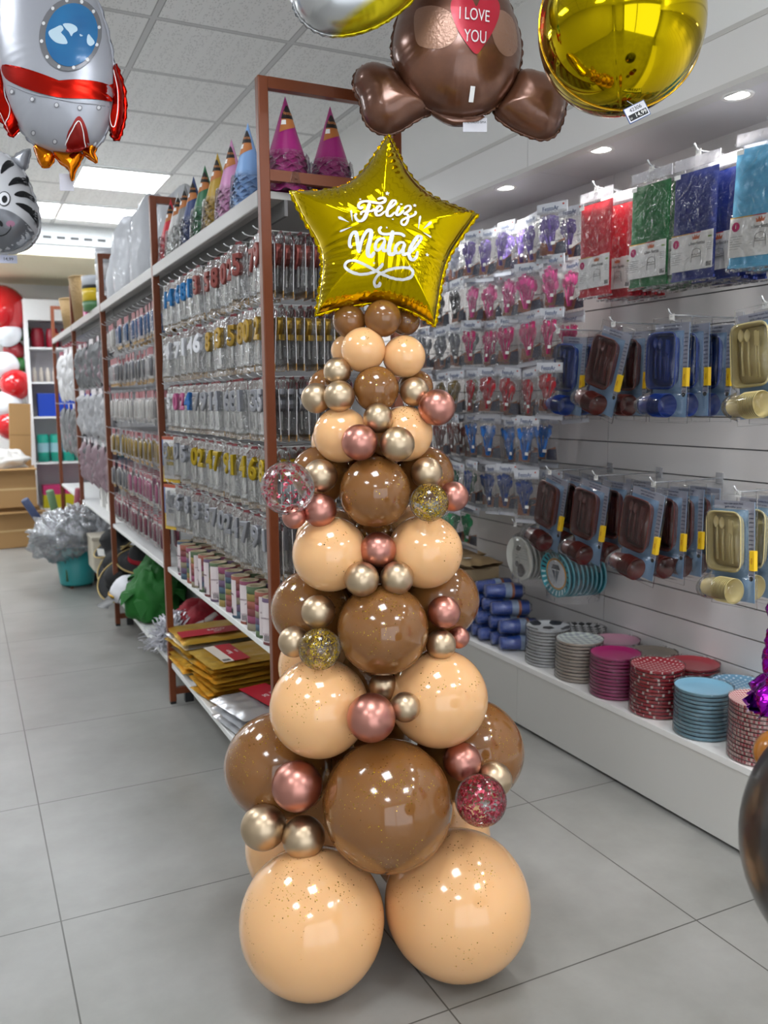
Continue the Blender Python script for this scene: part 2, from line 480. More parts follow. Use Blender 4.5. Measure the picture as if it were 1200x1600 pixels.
    def glyphs(s, mb, st, size, x, y, m, a=0, sx=1, off=.0014):
        vs, fs = text_geo(st, 0)
        ca, sa = math.cos(a), math.sin(a); o = []
        for v in vs:
            X = v[0] * size * sx; Y = v[1] * size
            px = x + X * ca - Y * sa; py = y + X * sa + Y * ca
            o.append((px, py, s.h(px, py) + off))
        return mb.add(o, fs, m, False)

def facing(px, py, d, yaw=0, roll=0):                     # a point seen from the doorway at range d, turned towards the viewer
    v = Vector(CR[0]) * ((px - 600) / 1347.03) + Vector(CR[1]) * ((py - 800) / 1347.03) + Vector(CR[2])
    p = Vector((0, 0, 1.4)) + v * d
    R = CAMM @ Matrix.Rotation(yaw, 3, 'Y') @ Matrix.Rotation(roll, 3, 'Z')
    return p, R.to_euler()

def foil_mat(name, col, rough=.09, bump=.0):
    def f(nt, N, L, b):
        b.inputs['Base Color'].default_value = hx(col) + (1,); b.inputs['Metallic'].default_value = 1; b.inputs['Roughness'].default_value = rough
        if bump:
            tc = N.new('ShaderNodeTexCoord'); n = N.new('ShaderNodeTexNoise'); n.inputs['Scale'].default_value = 25; n.inputs['Detail'].default_value = 1
            L.new(tc.outputs['Object'], n.inputs[0]); bp = N.new('ShaderNodeBump'); bp.inputs['Strength'].default_value = bump; bp.inputs['Distance'].default_value = .01
            L.new(n.outputs[0], bp.inputs['Height']); L.new(bp.outputs[0], b.inputs['Normal'])
    return nmat(name, f)
GOLDF = foil_mat('gold_foil', 'cdb106', .08)
GOLD2 = foil_mat('gold_foil_crumpled', 'cfa537', .22, .5)
SILVF = foil_mat('silver_foil', 'cfd0d4', .2, .4)
m_print = mat('d6d5d4', .5)

# --- gold star with lettering, on top of the balloon tower
SD = 2.03; q = SD / 1347.03
def on_front(pts, c, D, h):                               # photo-frame coordinates of a mark lying h in front of the seam plane -> local metres
    f_ = 1347.03
    return [(((x - 600) * (D - h) - (c[0] - 600) * D) / f_, -((y - 800) * (D - h) - (c[1] - 800) * D) / f_) for x, y in pts]
def S2(pts, cx=600, cy=365): return [((x - cx) * q, -(y - cy) * q) for x, y in pts]
tips = [(607, 213), (745, 336), (679, 508), (495, 492), (455, 301)]
mids = [[(617, 232), (638, 272), (668, 303), (706, 322)], [(722, 368), (701, 402), (690, 438), (684, 476)], [(652, 491), (622, 479), (585, 473), (530, 482)],
        [(500, 455), (504, 415), (497, 380), (474, 340)], [(508, 299), (546, 288), (573, 262), (594, 232)]]
out = []
for i in range(5):
    seg = [tips[i]] + mids[i] + [tips[(i + 1) % 5]]
    out += smooth_pts(seg, 9, False)[:-1]
star = Foil(S2(out), .085, wr=.0062, wn=110, c=(0, 0), seed=2)
p, e = facing(600, 365, SD)
rs = empty('foil_star_balloon', p); rs.rotation_euler = e
tag(rs, 'gold foil star balloon with white festive lettering on top of the balloon tower', 'balloon')
star.mesh(MB(), GOLDF, 30).build('foil_star', rs)
LT = MB()
def Z2(pts): return on_front([(520 + x / 7.06, 290 + y / 7.06) for x, y in pts], (600, 365), SD, .08)
k = q / 7.06
strokes = [([(405, 195), (395, 240), (380, 290), (370, 330), (345, 378), (300, 402), (262, 378), (248, 335), (268, 315)], 34, .55),
 ([(335, 235), (310, 255), (288, 240), (285, 210), (315, 180), (370, 172), (440, 188), (515, 202), (568, 188), (578, 155), (545, 143), (492, 155)], 24, .1),
 ([(312, 335), (318, 305), (350, 292), (400, 292), (440, 285), (458, 262)], 20, .1),
 ([(480, 300), (525, 285), (545, 255), (522, 232), (490, 255), (472, 300), (488, 340), (530, 335), (575, 295)], 27, .5),
 ([(575, 300), (640, 250), (690, 200), (692, 172), (662, 170), (628, 220), (600, 290), (602, 340), (640, 345), (685, 300)], 28, .5),
 ([(735, 228), (718, 270), (702, 312), (712, 335), (742, 322), (785, 275)], 26, .4),
 ([(785, 262), (812, 230), (848, 220), (858, 255), (825, 292), (788, 318), (822, 325), (832, 360), (815, 420), (785, 447), (757, 428), (765, 392), (822, 362), (885, 335), (915, 305), (905, 282)], 22, .3),
 ([(215, 678), (188, 660), (185, 600), (208, 540), (242, 515), (262, 545), (275, 640), (290, 748)], 36, .4),
 ([(292, 748), (312, 640), (350, 550), (395, 503), (425, 530), (410, 620), (388, 700), (390, 765), (425, 785), (462, 735)], 38, .45),
 ([(578, 602), (530, 597), (485, 630), (468, 690), (492, 722), (532, 695), (575, 620)], 28, .4),
 ([(578, 608), (556, 680), (562, 725), (606, 715)], 28, .3),
 ([(662, 508), (645, 600), (618, 700), (630, 760), (672, 755), (705, 715)], 38, .4),
 ([(540, 468), (512, 500), (532, 540), (590, 550), (680, 540), (755, 545), (797, 572)], 26, .1),
 ([(795, 642), (742, 637), (697, 680), (690, 730), (720, 752), (760, 725), (798, 655)], 30, .4),
 ([(798, 645), (775, 710), (782, 768), (828, 745)], 30, .3),
 ([(828, 760), (900, 690), (962, 605), (978, 565), (942, 560), (895, 620), (852, 700), (840, 770), (872, 818), (918, 790), (938, 718)], 32, .45),
 ([(555, 850), (522, 895), (445, 942), (300, 965), (180, 932), (132, 878), (165, 830), (250, 830), (380, 882), (520, 950), (650, 1000), (770, 1020), (860, 998), (885, 950), (850, 910), (760, 900), (650, 912), (560, 942), (495, 975), (457, 1030), (470, 1073), (510, 1070), (525, 1035)], 24, .1)]
for pts, wd, cl in strokes: star.ribbon(LT, Z2(pts), wd * k * 1.22, m_print, call=cl * .85)
for (ax, ay), (bx, by), wd in [((62, 338), (182, 405), 30), ((202, 275), (216, 402), 24), ((78, 492), (215, 455), 22), ((965, 335), (942, 490), 26), ((1088, 395), (998, 475), 32), ((1088, 552), (992, 507), 22)]:
    dx, dy = bx - ax, by - ay; l = math.hypot(dx, dy); nx, ny = -dy / l * wd / 2, dx / l * wd / 2
    star.patch(LT, Z2([(ax - dx * .06, ay - dy * .06), (ax + nx + dx * .08, ay + ny + dy * .08), (ax + nx * .9 + dx * .3, ay + ny * .9 + dy * .3), (bx, by), (ax - nx * .9 + dx * .3, ay - ny * .9 + dy * .3), (ax - nx + dx * .08, ay - ny + dy * .08)]), m_print, rings=3, off=.003)
star.patch(LT, Z2([(745, 195), (770, 198), (765, 218), (738, 212)]), m_print, rings=2, off=.003)
for sx_, sy_, r in [(600, 90, 27), (302, 142, 15), (905, 210, 25), (662, 382, 14), (595, 476, 14), (1045, 745, 25), (455, 850, 16), (850, 885, 12)]:
    star.patch(LT, Z2([(sx_ + r * (1 if i % 2 == 0 else .45) * math.sin(i * PI / 5), sy_ - r * (1 if i % 2 == 0 else .45) * math.cos(i * PI / 5)) for i in range(10)]), m_print, rings=2, off=.003)
LT.build('lettering', rs)

# --- latex balloons of the tower
def latex(name, col, trans, rough=.12, fleck=1.0):
    def f(nt, N, L, b):
        tc = N.new('ShaderNodeTexCoord'); oi = N.new('ShaderNodeObjectInfo')
        ad = N.new('ShaderNodeVectorMath'); ad.operation = 'MULTIPLY_ADD'
        L.new(tc.outputs['Object'], ad.inputs[0]); ad.inputs[1].default_value = (1, 1, 1)
        cb = N.new('ShaderNodeCombineXYZ')
        rr = mth(N, L, 'MULTIPLY', oi.outputs['Random'], 9)
        for i in range(3): L.new(rr, cb.inputs[i])
        L.new(cb.outputs[0], ad.inputs[2])
        v = N.new('ShaderNodeTexVoronoi'); v.inputs['Scale'].default_value = 380; v.inputs['Randomness'].default_value = 1
        L.new(ad.outputs[0], v.inputs['Vector'])
        sepc = N.new('ShaderNodeSeparateColor'); L.new(v.outputs['Color'], sepc.inputs[0])
        n = N.new('ShaderNodeTexNoise'); n.inputs['Scale'].default_value = 11; n.inputs['Detail'].default_value = 2; L.new(ad.outputs[0], n.inputs['Vector'])
        geo = N.new('ShaderNodeNewGeometry'); sp = N.new('ShaderNodeSeparateXYZ'); L.new(geo.outputs['Normal'], sp.inputs[0])
        th = mth(N, L, 'MULTIPLY_ADD', sp.outputs[2], -.07, 1.255)
        th = mth(N, L, 'MULTIPLY_ADD', n.outputs['Fac'], -.46, th)
        th = mth(N, L, 'ADD', th, (1 - fleck) * .1)
        on = mth(N, L, 'GREATER_THAN', sepc.outputs[0], th)
        near = mth(N, L, 'LESS_THAN', v.outputs['Distance'], mth(N, L, 'MULTIPLY_ADD', sepc.outputs[1], .4, .25))
        on = mth(N, L, 'MULTIPLY', on, near)
        base = hx(col) + (1,)
        c = N.new('ShaderNodeMix'); c.data_type = 'RGBA'; L.new(on, c.inputs[0]); c.inputs[6].default_value = base
        L.new(mixc(N, L, sepc.outputs[2], '6b4a12', 'f0cc20'), c.inputs[7])
        L.new(c.outputs[2], b.inputs['Base Color'])
        L.new(mth(N, L, 'MULTIPLY', on, .8), b.inputs['Metallic'])
        b.inputs['Roughness'].default_value = rough
        b.inputs['Subsurface Weight'].default_value = trans; b.inputs['Subsurface Radius'].default_value = (.05, .025, .012); b.inputs['Subsurface Scale'].default_value = .6
        b.inputs['Coat Weight'].default_value = .35; b.inputs['Coat Roughness'].default_value = .04
    return nmat(name, f)
LM = {'peach': latex('peach_latex', 'e6b27c', .2), 'brown': latex('caramel_brown_latex', '80542a', .12, fleck=1.45),
      'champagne': foil_mat('champagne_chrome_latex', 'c4ae92', .36), 'rose': foil_mat('rose_gold_chrome_latex', 'c4897c', .34)}
def balloon_profile(r):
    P = []
    for i in range(33):
        a = PI * i / 32
        P.append((r * math.sin(a) * (1 - .045 * max(0, -math.cos(a)) ** 2), -r * math.cos(a) * (1.0 if a > PI / 2 else 1.05)))
    P[0] = (r * .015, P[0][1]); P[-1] = (.0002, P[-1][1])
    n = r * .06
    neck = [(n * 1.3, -r * 1.17), (n * 1.5, -r * 1.155), (n * .6, -r * 1.13), (n * .8, -r * 1.1), (n * 2.2, -r * 1.045)]
    return neck + [x for x in P if x[0] > n * 2.4 or x[1] > 0]
def balloon(kind, x, y, z, r, label, axis=(.89, 1.93), tail=None, group=None, name='balloon', seg=56):
    mb = MB().lathe(balloon_profile(r), LM[kind], seg)
    o = mb.build(name)
    d = Vector(tail) if tail else Vector((axis[0] - x, axis[1] - y, 0))
    o.rotation_euler = (-d).to_track_quat('Z', 'X').to_euler()
    o.location = (x, y, z)
    return tag(o, label, 'balloon', group)
BIG = [
('peach', .67, 1.799, .173, .172, 'large peach balloon on the floor, front left of the tower'),
('peach', 1.018, 1.699, .177, .176, 'large peach balloon on the floor, front right of the tower'),
('peach', .788, 2.147, .172, .170, 'large peach balloon on the floor peeking out behind the front left one'),
('brown', .845, 1.737, .453, .1536, 'largest brown balloon with gold flecks at the front of the lowest brown tier'),
('brown', .667, 2.015, .477, .1349, 'brown balloon on the left side of the lowest brown tier'),
('brown', 1.129, 1.821, .5, .1348, 'brown balloon on the right side of the lowest brown tier'),
('peach', .724, 1.862, .671, .1189, 'left peach balloon of the second peach tier from the floor'),
('peach', .999, 1.762, .682, .1191, 'right peach balloon of the second peach tier from the floor'),
('peach', .808, 2.061, .708, .1117, 'peach balloon half hidden at the back left of the second peach tier'),
('brown', .862, 1.789, .865, .1084, 'brown balloon at the front of the middle brown tier'),
('brown', .752, 1.977, .885, .0993, 'brown balloon on the left side of the middle brown tier'),
('brown', 1.055, 1.852, .9, .097, 'brown balloon on the right side of the middle brown tier'),
('peach', .765, 1.876, 1.04, .09, 'left peach balloon of the third peach tier from the floor'),
('peach', .982, 1.797, 1.04, .0895, 'right peach balloon of the third peach tier from the floor'),
('peach', .821, 2.013, 1.048, .0871, 'peach balloon hidden at the back of the third peach tier'),
('brown', .861, 1.822, 1.188, .0845, 'brown balloon at the front of the third brown tier'),
('brown', .78, 1.967, 1.222, .0716, 'brown balloon at the left back of the third brown tier'),
('brown', 1.019, 1.867, 1.218, .0721, 'brown balloon at the right back of the third brown tier'),
('peach', .803, 1.886, 1.321, .0661, 'left peach balloon of the fourth peach tier from the floor'),
('peach', .947, 1.834, 1.322, .0666, 'right peach balloon of the fourth peach tier from the floor'),
('peach', .826, 1.984, 1.301, .0571, 'peach balloon half hidden behind the left one of the fourth peach tier'),
('brown', .881, 1.853, 1.428, .0541, 'brown balloon at the front of the fourth brown tier'),
('brown', .8, 1.965, 1.436, .0438, 'small brown balloon at the left back of the fourth brown tier'),
('brown', 1.0, 1.878, 1.434, .0424, 'small brown balloon at the right back of the fourth brown tier'),
('peach', .86, 1.877, 1.52, .0526, 'pale peach balloon at the front left of the top peach tier'),
('peach', .953, 1.846, 1.504, .0501, 'peach balloon at the front right of the top peach tier'),
('peach', .854, 1.964, 1.523, .0379, 'small peach balloon peeking out at the back left of the top peach tier'),
('brown', .842, 1.918, 1.59, .0399, 'small brown balloon under the star, left one'),
('brown', .904, 1.861, 1.593, .0438, 'small brown balloon under the star, front middle one'),
('brown', .978, 1.887, 1.591, .0345, 'small dark brown balloon under the star, right one behind the others')]
BIG += [('brown', .94, 2.09, .5, .14, 'brown balloon at the back of the lowest brown tier, seen through gaps'), ('brown', .925, 2.03, .89, .1, 'brown balloon at the back of the middle brown tier, seen through gaps'),
('brown', .93, 1.99, 1.21, .075, 'brown balloon at the back of the third brown tier, seen through gaps'), ('peach', 1.12, 2.02, .17, .169, 'large peach balloon on the floor, hidden back right of the tower'),
('peach', 1.05, 1.985, .7, .112, 'peach balloon at the back right of the second peach tier, seen through gaps'), ('peach', 1.01, 1.955, 1.05, .086, 'peach balloon at the back right of the third peach tier, seen through gaps'),
('peach', .955, 1.93, 1.32, .06, 'peach balloon at the back right of the fourth peach tier, seen through gaps'), ('brown', .895, 1.92, .7, .085, 'brown balloon deep inside the second peach tier, seen between its neighbours'), ('brown', .9, 1.915, 1.06, .06, 'brown balloon deep inside the third peach tier, seen between its neighbours')]
for b in BIG: balloon(*b, group='latex balloons of the tower')
SMALL = [
('champagne', .798, 1.891, 1.47, .0324, 'small champagne balloon, upper one of the left trio below the top peach tier'),
('champagne', .753, 1.915, 1.408, .0355, 'small champagne balloon, outer left of the trio below the top peach tier'),
('champagne', .788, 1.858, 1.412, .0363, 'small champagne balloon, inner right of the left trio below the top peach tier'),
('champagne', .964, 1.817, 1.421, .0341, 'small champagne balloon left of the rose gold one high on the right side'),
('rose', .996, 1.765, 1.384, .0424, 'rose gold balloon sticking out high on the right side of the tower'),
('champagne', .863, 1.806, 1.361, .0347, 'small champagne balloon atop the front trio on the fourth peach tier'),
('rose', .809, 1.793, 1.307, .0414, 'rose gold balloon, lower left of the front trio on the fourth peach tier'),
('champagne', .89, 1.762, 1.302, .0401, 'small champagne balloon, lower right of the front trio on the fourth peach tier'),
('champagne', .744, 1.876, 1.227, .0396, 'small champagne balloon right of the clear one with red confetti'),
('rose', .732, 1.853, 1.15, .0393, 'rose gold balloon below right of the clear one with red confetti'),
('rose', .672, 1.862, 1.137, .0275, 'small rose gold balloon partly behind the clear one with red confetti'),
('redconf', .645, 1.829, 1.208, .0606, 'clear balloon with loose red confetti sticking out on the left side'),
('champagne', .977, 1.781, 1.231, .037, 'small champagne balloon above the right gold confetti balloon'),
('rose', 1.058, 1.794, 1.169, .0365, 'rose gold balloon right of the right gold confetti balloon'),
('goldconf', .962, 1.741, 1.166, .0451, 'clear balloon with gold confetti on the right of the third brown tier'),
('rose', .856, 1.799, 1.054, .0426, 'rose gold balloon atop the front trio on the third peach tier'),
('champagne', .802, 1.774, .994, .0404, 'small champagne balloon, lower left of the front trio on the third peach tier'),
('champagne', .882, 1.753, .993, .0392, 'small champagne balloon, lower right of the front trio on the third peach tier'),
('champagne', .725, 1.857, .908, .04, 'small champagne balloon above the left gold confetti balloon'),
('champagne', .676, 1.893, .833, .0374, 'small champagne balloon left of the left gold confetti balloon'),
('goldconf', .712, 1.819, .83, .0496, 'clear balloon with gold confetti on the left of the middle brown tier'),
('rose', 1.002, 1.742, .9, .0388, 'rose gold balloon, upper one of the right trio on the middle brown tier'),
('rose', 1.057, 1.769, .825, .0276, 'smallest rose gold balloon, right one of the trio on the middle brown tier'),
('champagne', .992, 1.74, .823, .0359, 'small champagne balloon, lower one of the right trio on the middle brown tier'),
('champagne', .87, 1.807, .719, .0347, 'small champagne balloon atop the front trio on the second peach tier'),
('champagne', .874, 1.699, .701, .0346, 'small champagne balloon, right of the front trio on the second peach tier'),
('rose', .79, 1.705, .688, .0554, 'rose gold balloon with gold flecks in the front trio on the second peach tier'),
('champagne', .585, 1.885, .39, .0541, 'champagne balloon, lower left of the left trio on the lowest brown tier'),
('champagne', .665, 1.827, .372, .0507, 'champagne balloon, lower right of the left trio on the lowest brown tier'),
('rose', .654, 1.836, .499, .0592, 'largest rose gold balloon, top of the left trio on the lowest brown tier'),
('rose', 1.026, 1.695, .541, .0451, 'rose gold balloon above the red confetti balloon on the lowest brown tier'),
('champagne', 1.094, 1.66, .496, .0422, 'champagne balloon behind the red confetti balloon on the lowest brown tier'),
('redconf', 1.019, 1.601, .485, .0592, 'clear balloon packed with red confetti low on the right side')]
CLEARB = film(.05, 12, 'fbfbfb', .02, 'clear_latex')
LM['redconf'] = CLEARB; LM['goldconf'] = CLEARB
def confetti(root, r, m, m2, n, sz, dens):
    mb = MB()
    for i in range(n):
        while True:
            d = Vector((random.gauss(0, 1), random.gauss(0, 1), random.gauss(0, 1))).normalized()
            if noise.noise(d * 2.3 + Vector((r * 90, 0, 0))) > dens or random.random() < .25: break
        a = d.orthogonal().normalized(); b_ = d.cross(a); t = random.random() * PI
        u = a * math.cos(t) + b_ * math.sin(t); w_ = d.cross(u)
        u = (u + d * random.uniform(-.5, .5)).normalized()
        s1 = sz * random.uniform(.5, 1.3); s2 = s1 * random.uniform(.35, .9); c = d * (r * random.uniform(.93, .965))
        mb.add([c - u * s1 - w_ * s2, c + u * s1 - w_ * s2, c + u * s1 + w_ * s2, c - u * s1 + w_ * s2], [(0, 1, 2, 3)], m if random.random() < .75 else m2)
    o = mb.build('confetti', root); o['kind'] = 'stuff'
for i, b in enumerate(SMALL):
    o = balloon(*b, group='small chrome and confetti balloons of the tower', seg=40)
    if 'conf' in b[0]:
        if b[0] == 'redconf': confetti(o, b[4], mat('b00c30', .3, .35), mat('e8607c', .3, .35), 210 if b[3] > 1 else 900, .0034, -.1)
        else: confetti(o, b[4], mat('e0bc14', .3, .45), mat('7a5a10', .35, .5), 1500, .0016, -.05)
# ------------------------------------------------------------------ foil balloons hanging from the ceiling
def ell(cx, cy, a, b, n=40, rot=0, t0=0, t1=2 * PI):
    full = abs(t1 - t0 - 2 * PI) < 1e-6
    r = []
    for i in range(n):
        t = t0 + (t1 - t0) * i / (n if full else n - 1)
        x, y = a * math.cos(t), b * math.sin(t)
        r.append((cx + x * math.cos(rot) - y * math.sin(rot), cy + x * math.sin(rot) + y * math.cos(rot)))
    return r
def hang(root, top_local, r=.0012):
    """ribbon from the balloon up to the ceiling"""
    bpy.context.view_layer.update()
    p = root.matrix_world @ Vector(top_local)
    mb = MB().tube([(p.x, p.y, p.z), (p.x, p.y, ZC)], r, mat('e8e8e8', .4), 5)
    o = mb.build('ribbon'); o.parent = root; o.matrix_parent_inverse = root.matrix_world.inverted()
    return o

# rocket
D = 2.3; kq = D / 1347.03
def P_(pts, c, h=0):
    if not isinstance(h, Foil): return on_front(pts, c, D, h)
    o = []
    for p in pts:                                         # settle each printed point on the bulging sheet
        z = h.T * .8
        for _ in range(4): l = on_front([p], c, D, z)[0]; z = .5 * z + .5 * h.h(*l, wr=False)
        o.append(l)
    return o
c = (88, 90); p, e = facing(*c, D)
rk = empty('rocket_foil_balloon', p); rk.rotation_euler = e
tag(rk, 'white and red rocket foil balloon with a blue globe porthole hanging at top left', 'balloon')
FW = foil_mat('white_foil_print', 'a3a5ad', .36); FW.node_tree.nodes['Principled BSDF'].inputs['Metallic'].default_value = .3
FR = foil_mat('red_foil', 'c81c10', .2, .3); FO = foil_mat('orange_foil', 'd87a12', .2, .4)
body = smooth_pts(P_([(70, -115), (110, -80), (142, -20), (165, 40), (177, 100), (178, 150), (170, 195), (150, 228), (110, 240), (75, 236), (48, 220), (28, 190), (12, 150), (2, 105), (-2, 50), (4, -10), (25, -70)], c), 6)
fb = Foil(body, .085, wr=.003, wn=55, seed=4)
fb.mesh(MB(), FW, 20).build('rocket_body', rk)
pr_ = MB()
band = [(2, 100), (40, 116), (90, 130), (140, 133), (176, 128), (177, 143), (176, 150), (140, 155), (90, 153), (40, 139), (8, 122)]
fb.patch(pr_, smooth_pts(P_(band, c, fb), 4), foil_mat('red_print', 'b01c12', .3), rings=10, off=.003)
fin = [(125, 182), (137, 205), (133, 228), (122, 236), (100, 236), (104, 218), (113, 196)]
fb.patch(pr_, smooth_pts(P_(fin, c, fb), 4), mat('8e1a14', .35, .4), rings=8, off=.003)
fb.ribbon(pr_, P_([(104, 230), (112, 208), (124, 190), (131, 208), (129, 228)], c, fb), .0022, WHITE, off=.0045)
fb.ribbon(pr_, P_([(10, 132), (50, 148), (100, 158), (140, 163), (173, 160)], c, fb), .0014, mat('6a6a70'), off=.0014)
pr_.build('printed_band', rk)
ph = MB()
fb.patch(ph, P_(ell(111, 55, 48, 58, 44, .25), c, fb), mat('77777b', .35, .3), rings=10, off=.003)
pc = P_(ell(113, 56, 40, 50, 44, .22), c, fb)
def globe_nodes(nt, N, L, b):
    tc = N.new('ShaderNodeTexCoord'); n = N.new('ShaderNodeTexNoise'); n.inputs['Scale'].default_value = 9; n.inputs['Detail'].default_value = 1
    L.new(tc.outputs['Object'], n.inputs[0])
    L.new(mixc(N, L, n.outputs[0], '083f76', '2a80b8'), b.inputs['Base Color']); b.inputs['Roughness'].default_value = .2; b.inputs['Coat Weight'].default_value = .5
pho = ph.build('porthole', rk); ph = MB(); fb.patch(ph, pc, nmat('blue_globe_print', globe_nodes), rings=10, off=.0048)
land = mat('b7cfdd', .4)
for poly in ([(100, 40), (112, 39), (121, 44), (122, 50), (116, 54), (113, 59), (109, 52), (105, 48)], [(78, 52), (88, 46), (97, 42), (101, 48), (97, 53), (103, 60), (107, 70), (98, 71), (88, 68), (80, 60)], [(139, 55), (144, 60), (149, 68), (143, 74), (137, 68)], [(126, 55), (131, 58), (127, 59)]):
    fb.patch(ph, smooth_pts(P_(poly, c, fb), 3), land, rings=4, off=.006)
ph.build('globe', pho); ph = MB()
for i in range(12):
    a = i / 12 * 2 * PI + .1
    x, y = 111 + 44 * math.cos(a) * math.cos(.25) - 54 * math.sin(a) * math.sin(.25), 55 + 44 * math.cos(a) * math.sin(.25) + 54 * math.sin(a) * math.cos(.25)
    if y > -30: fb.patch(ph, P_(ell(x, y, 2.6, 3, 10), c, fb), mat('dcdcdc', .3), rings=2, off=.005)
ph.build('porthole_bolts', pho)['kind'] = 'stuff'
for x, y in [(18, 143), (51, 156), (89, 165), (125, 169), (155, 169), (52, 208), (86, 222), (147, 223)]:
    rv = MB(); fb.patch(rv, P_(ell(x, y, 4.2, 4.6, 14), c, fb), mat('7c7c82', .35), rings=2, off=.0016); fb.patch(rv, P_(ell(x, y, 2.6, 3, 12), c, fb), mat('c9c9cc', .3), rings=2, off=.0024); rv.build('rivet', rk)
for nm, pts in (('left_fin', [(3, 80), (8, 110), (14, 150), (30, 178), (28, 195), (20, 205), (14, 208), (4, 190), (-12, 170), (-22, 130), (-10, 95)]), ('right_fin', [(178, 100), (184, 112), (192, 140), (193, 175), (188, 200), (182, 214), (174, 210), (170, 190), (175, 165), (176, 130)])):
    ff = Foil(smooth_pts(P_(pts, c), 5), .028, wr=.003, wn=24, seed=8)
    mb = MB(); ff.mesh(mb, FR, 9)
    cx_, cy_ = ff.c
    ff.ribbon(mb, [((x - cx_) * .55 + cx_, (y - cy_) * .78 + cy_) for x, y in P_(pts, c)], .0018, WHITE, closed=True)
    o = mb.build('fin', rk); o.location.z = -.012
for pts in ([(54, 225), (80, 236), (84, 245), (78, 258), (66, 260), (58, 246)], [(82, 236), (106, 238), (128, 238), (124, 254), (117, 266), (112, 282), (107, 264), (94, 254)], [(128, 236), (150, 226), (147, 238), (151, 253), (138, 246)]):
    ff = Foil(smooth_pts(P_(pts, c), 4), .018, wr=.002, wn=14, seed=3)
    ff.mesh(MB(), FO, 8, flange=.003).build('flame', rk).location.z = -.004
hang(rk, (0, .3, 0))
o = MB().box(-.018, .018, -.001, .001, -.022, .022, mat('c9c8d2', .5)).build('price_tag')
o.location = facing(104, 285, 2.32)[0]; o.rotation_euler = (0, 0, -.3); tag(o, 'small white paper tag hanging below the rocket balloon flames', 'tag')
MB().tube([(0, 0, .03), (0, 0, .05)], .0006, WHITE, 4).build('string', o)

# zebra head
D = 3.1; kq = D / 1347.03; c = (15, 330); p, e = facing(*c, D)
zb = empty('zebra_foil_balloon', p); zb.rotation_euler = e
tag(zb, 'striped black and white zebra head foil balloon smiling at the left edge', 'balloon')
FG = mat('77797f', .3, .35); FB = mat('1c1d20', .3, .3)
head = smooth_pts(P_([(-15, 238), (8, 242), (25, 255), (40, 275), (52, 305), (61, 335), (60, 360), (50, 378), (35, 390), (10, 396), (-25, 390), (-50, 365), (-62, 325), (-52, 285), (-35, 252)], c), 6)
fz = Foil(head, .1, wr=.003, wn=60, seed=6)
fz.mesh(MB(), mat('cfd0d4', .35, .15), 16).build('zebra_head', zb)
m1 = MB(); fz.patch(m1, smooth_pts(P_([(-40, 340), (-10, 327), (15, 330), (38, 345), (49, 362), (40, 380), (15, 391), (-20, 387), (-42, 365)], c, fz), 5), FG, rings=8); 
fz.ribbon(m1, P_([(-12, 366), (0, 369), (10, 366), (17, 358), (17, 352)], c, fz), .003, FB, off=.003)
fz.patch(m1, P_(ell(2, 350, 3, 5, 12, -.4), c, fz), FB, rings=2, off=.003); fz.patch(m1, P_(ell(17, 350, 7, 5, 14), c, fz), mat('a5708a', .4), rings=2, off=.0022)
m1.build('muzzle', zb)
st = MB()
for pts in ([(2, 272), (4, 258), (15, 250), (22, 258), (12, 264)], [(13, 290), (24, 277), (38, 273), (45, 281), (36, 288), (24, 288)], [(22, 304), (36, 298), (48, 303), (54, 312), (44, 310), (32, 308)], [(24, 318), (42, 320), (56, 332), (60, 348), (57, 356), (50, 340), (40, 328)], [(-22, 262), (-8, 250), (-4, 262), (-12, 280)], [(-42, 290), (-28, 282), (-22, 294), (-36, 302)]):
    fz.patch(st, smooth_pts(P_(pts, c, fz), 4), FB, rings=4)
st.build('stripes', zb)
ey = MB(); fz.patch(ey, P_(ell(7, 311, 10, 12, 20), c, fz), FB, rings=3, off=.0016); fz.patch(ey, P_(ell(7, 311, 8.6, 10.4, 20), c, fz), mat('e6e6ea', .3), rings=3, off=.0024); fz.patch(ey, P_(ell(8, 312, 4.5, 6, 16), c, fz), FB, rings=3, off=.0032); ey.build('eye', zb)
fe = Foil(smooth_pts(P_([(20, 250), (30, 240), (46, 235), (44, 250), (40, 264), (30, 262)], c), 5), .02, wr=.002, wn=12, seed=1)
fe.mesh(MB(), mat('94969c', .3, .4), 8).build('ear', zb)
hang(zb, (0, .2, 0))
o = MB().box(-.03, .03, -.001, .001, -.014, .014, mat('c8cbe0', .5)).text('14,99', .016, BLACK, fr(0, -.0015, 0)).build('price_tag')
MB().tube([(0, 0, .014), (0, 0, .035)], .0006, WHITE, 4).build('string', o)
o.location = facing(13, 405, 3.1)[0]; o.rotation_euler = (0, 0, -.2); tag(o, 'small printed price tag under the zebra balloon', 'tag')

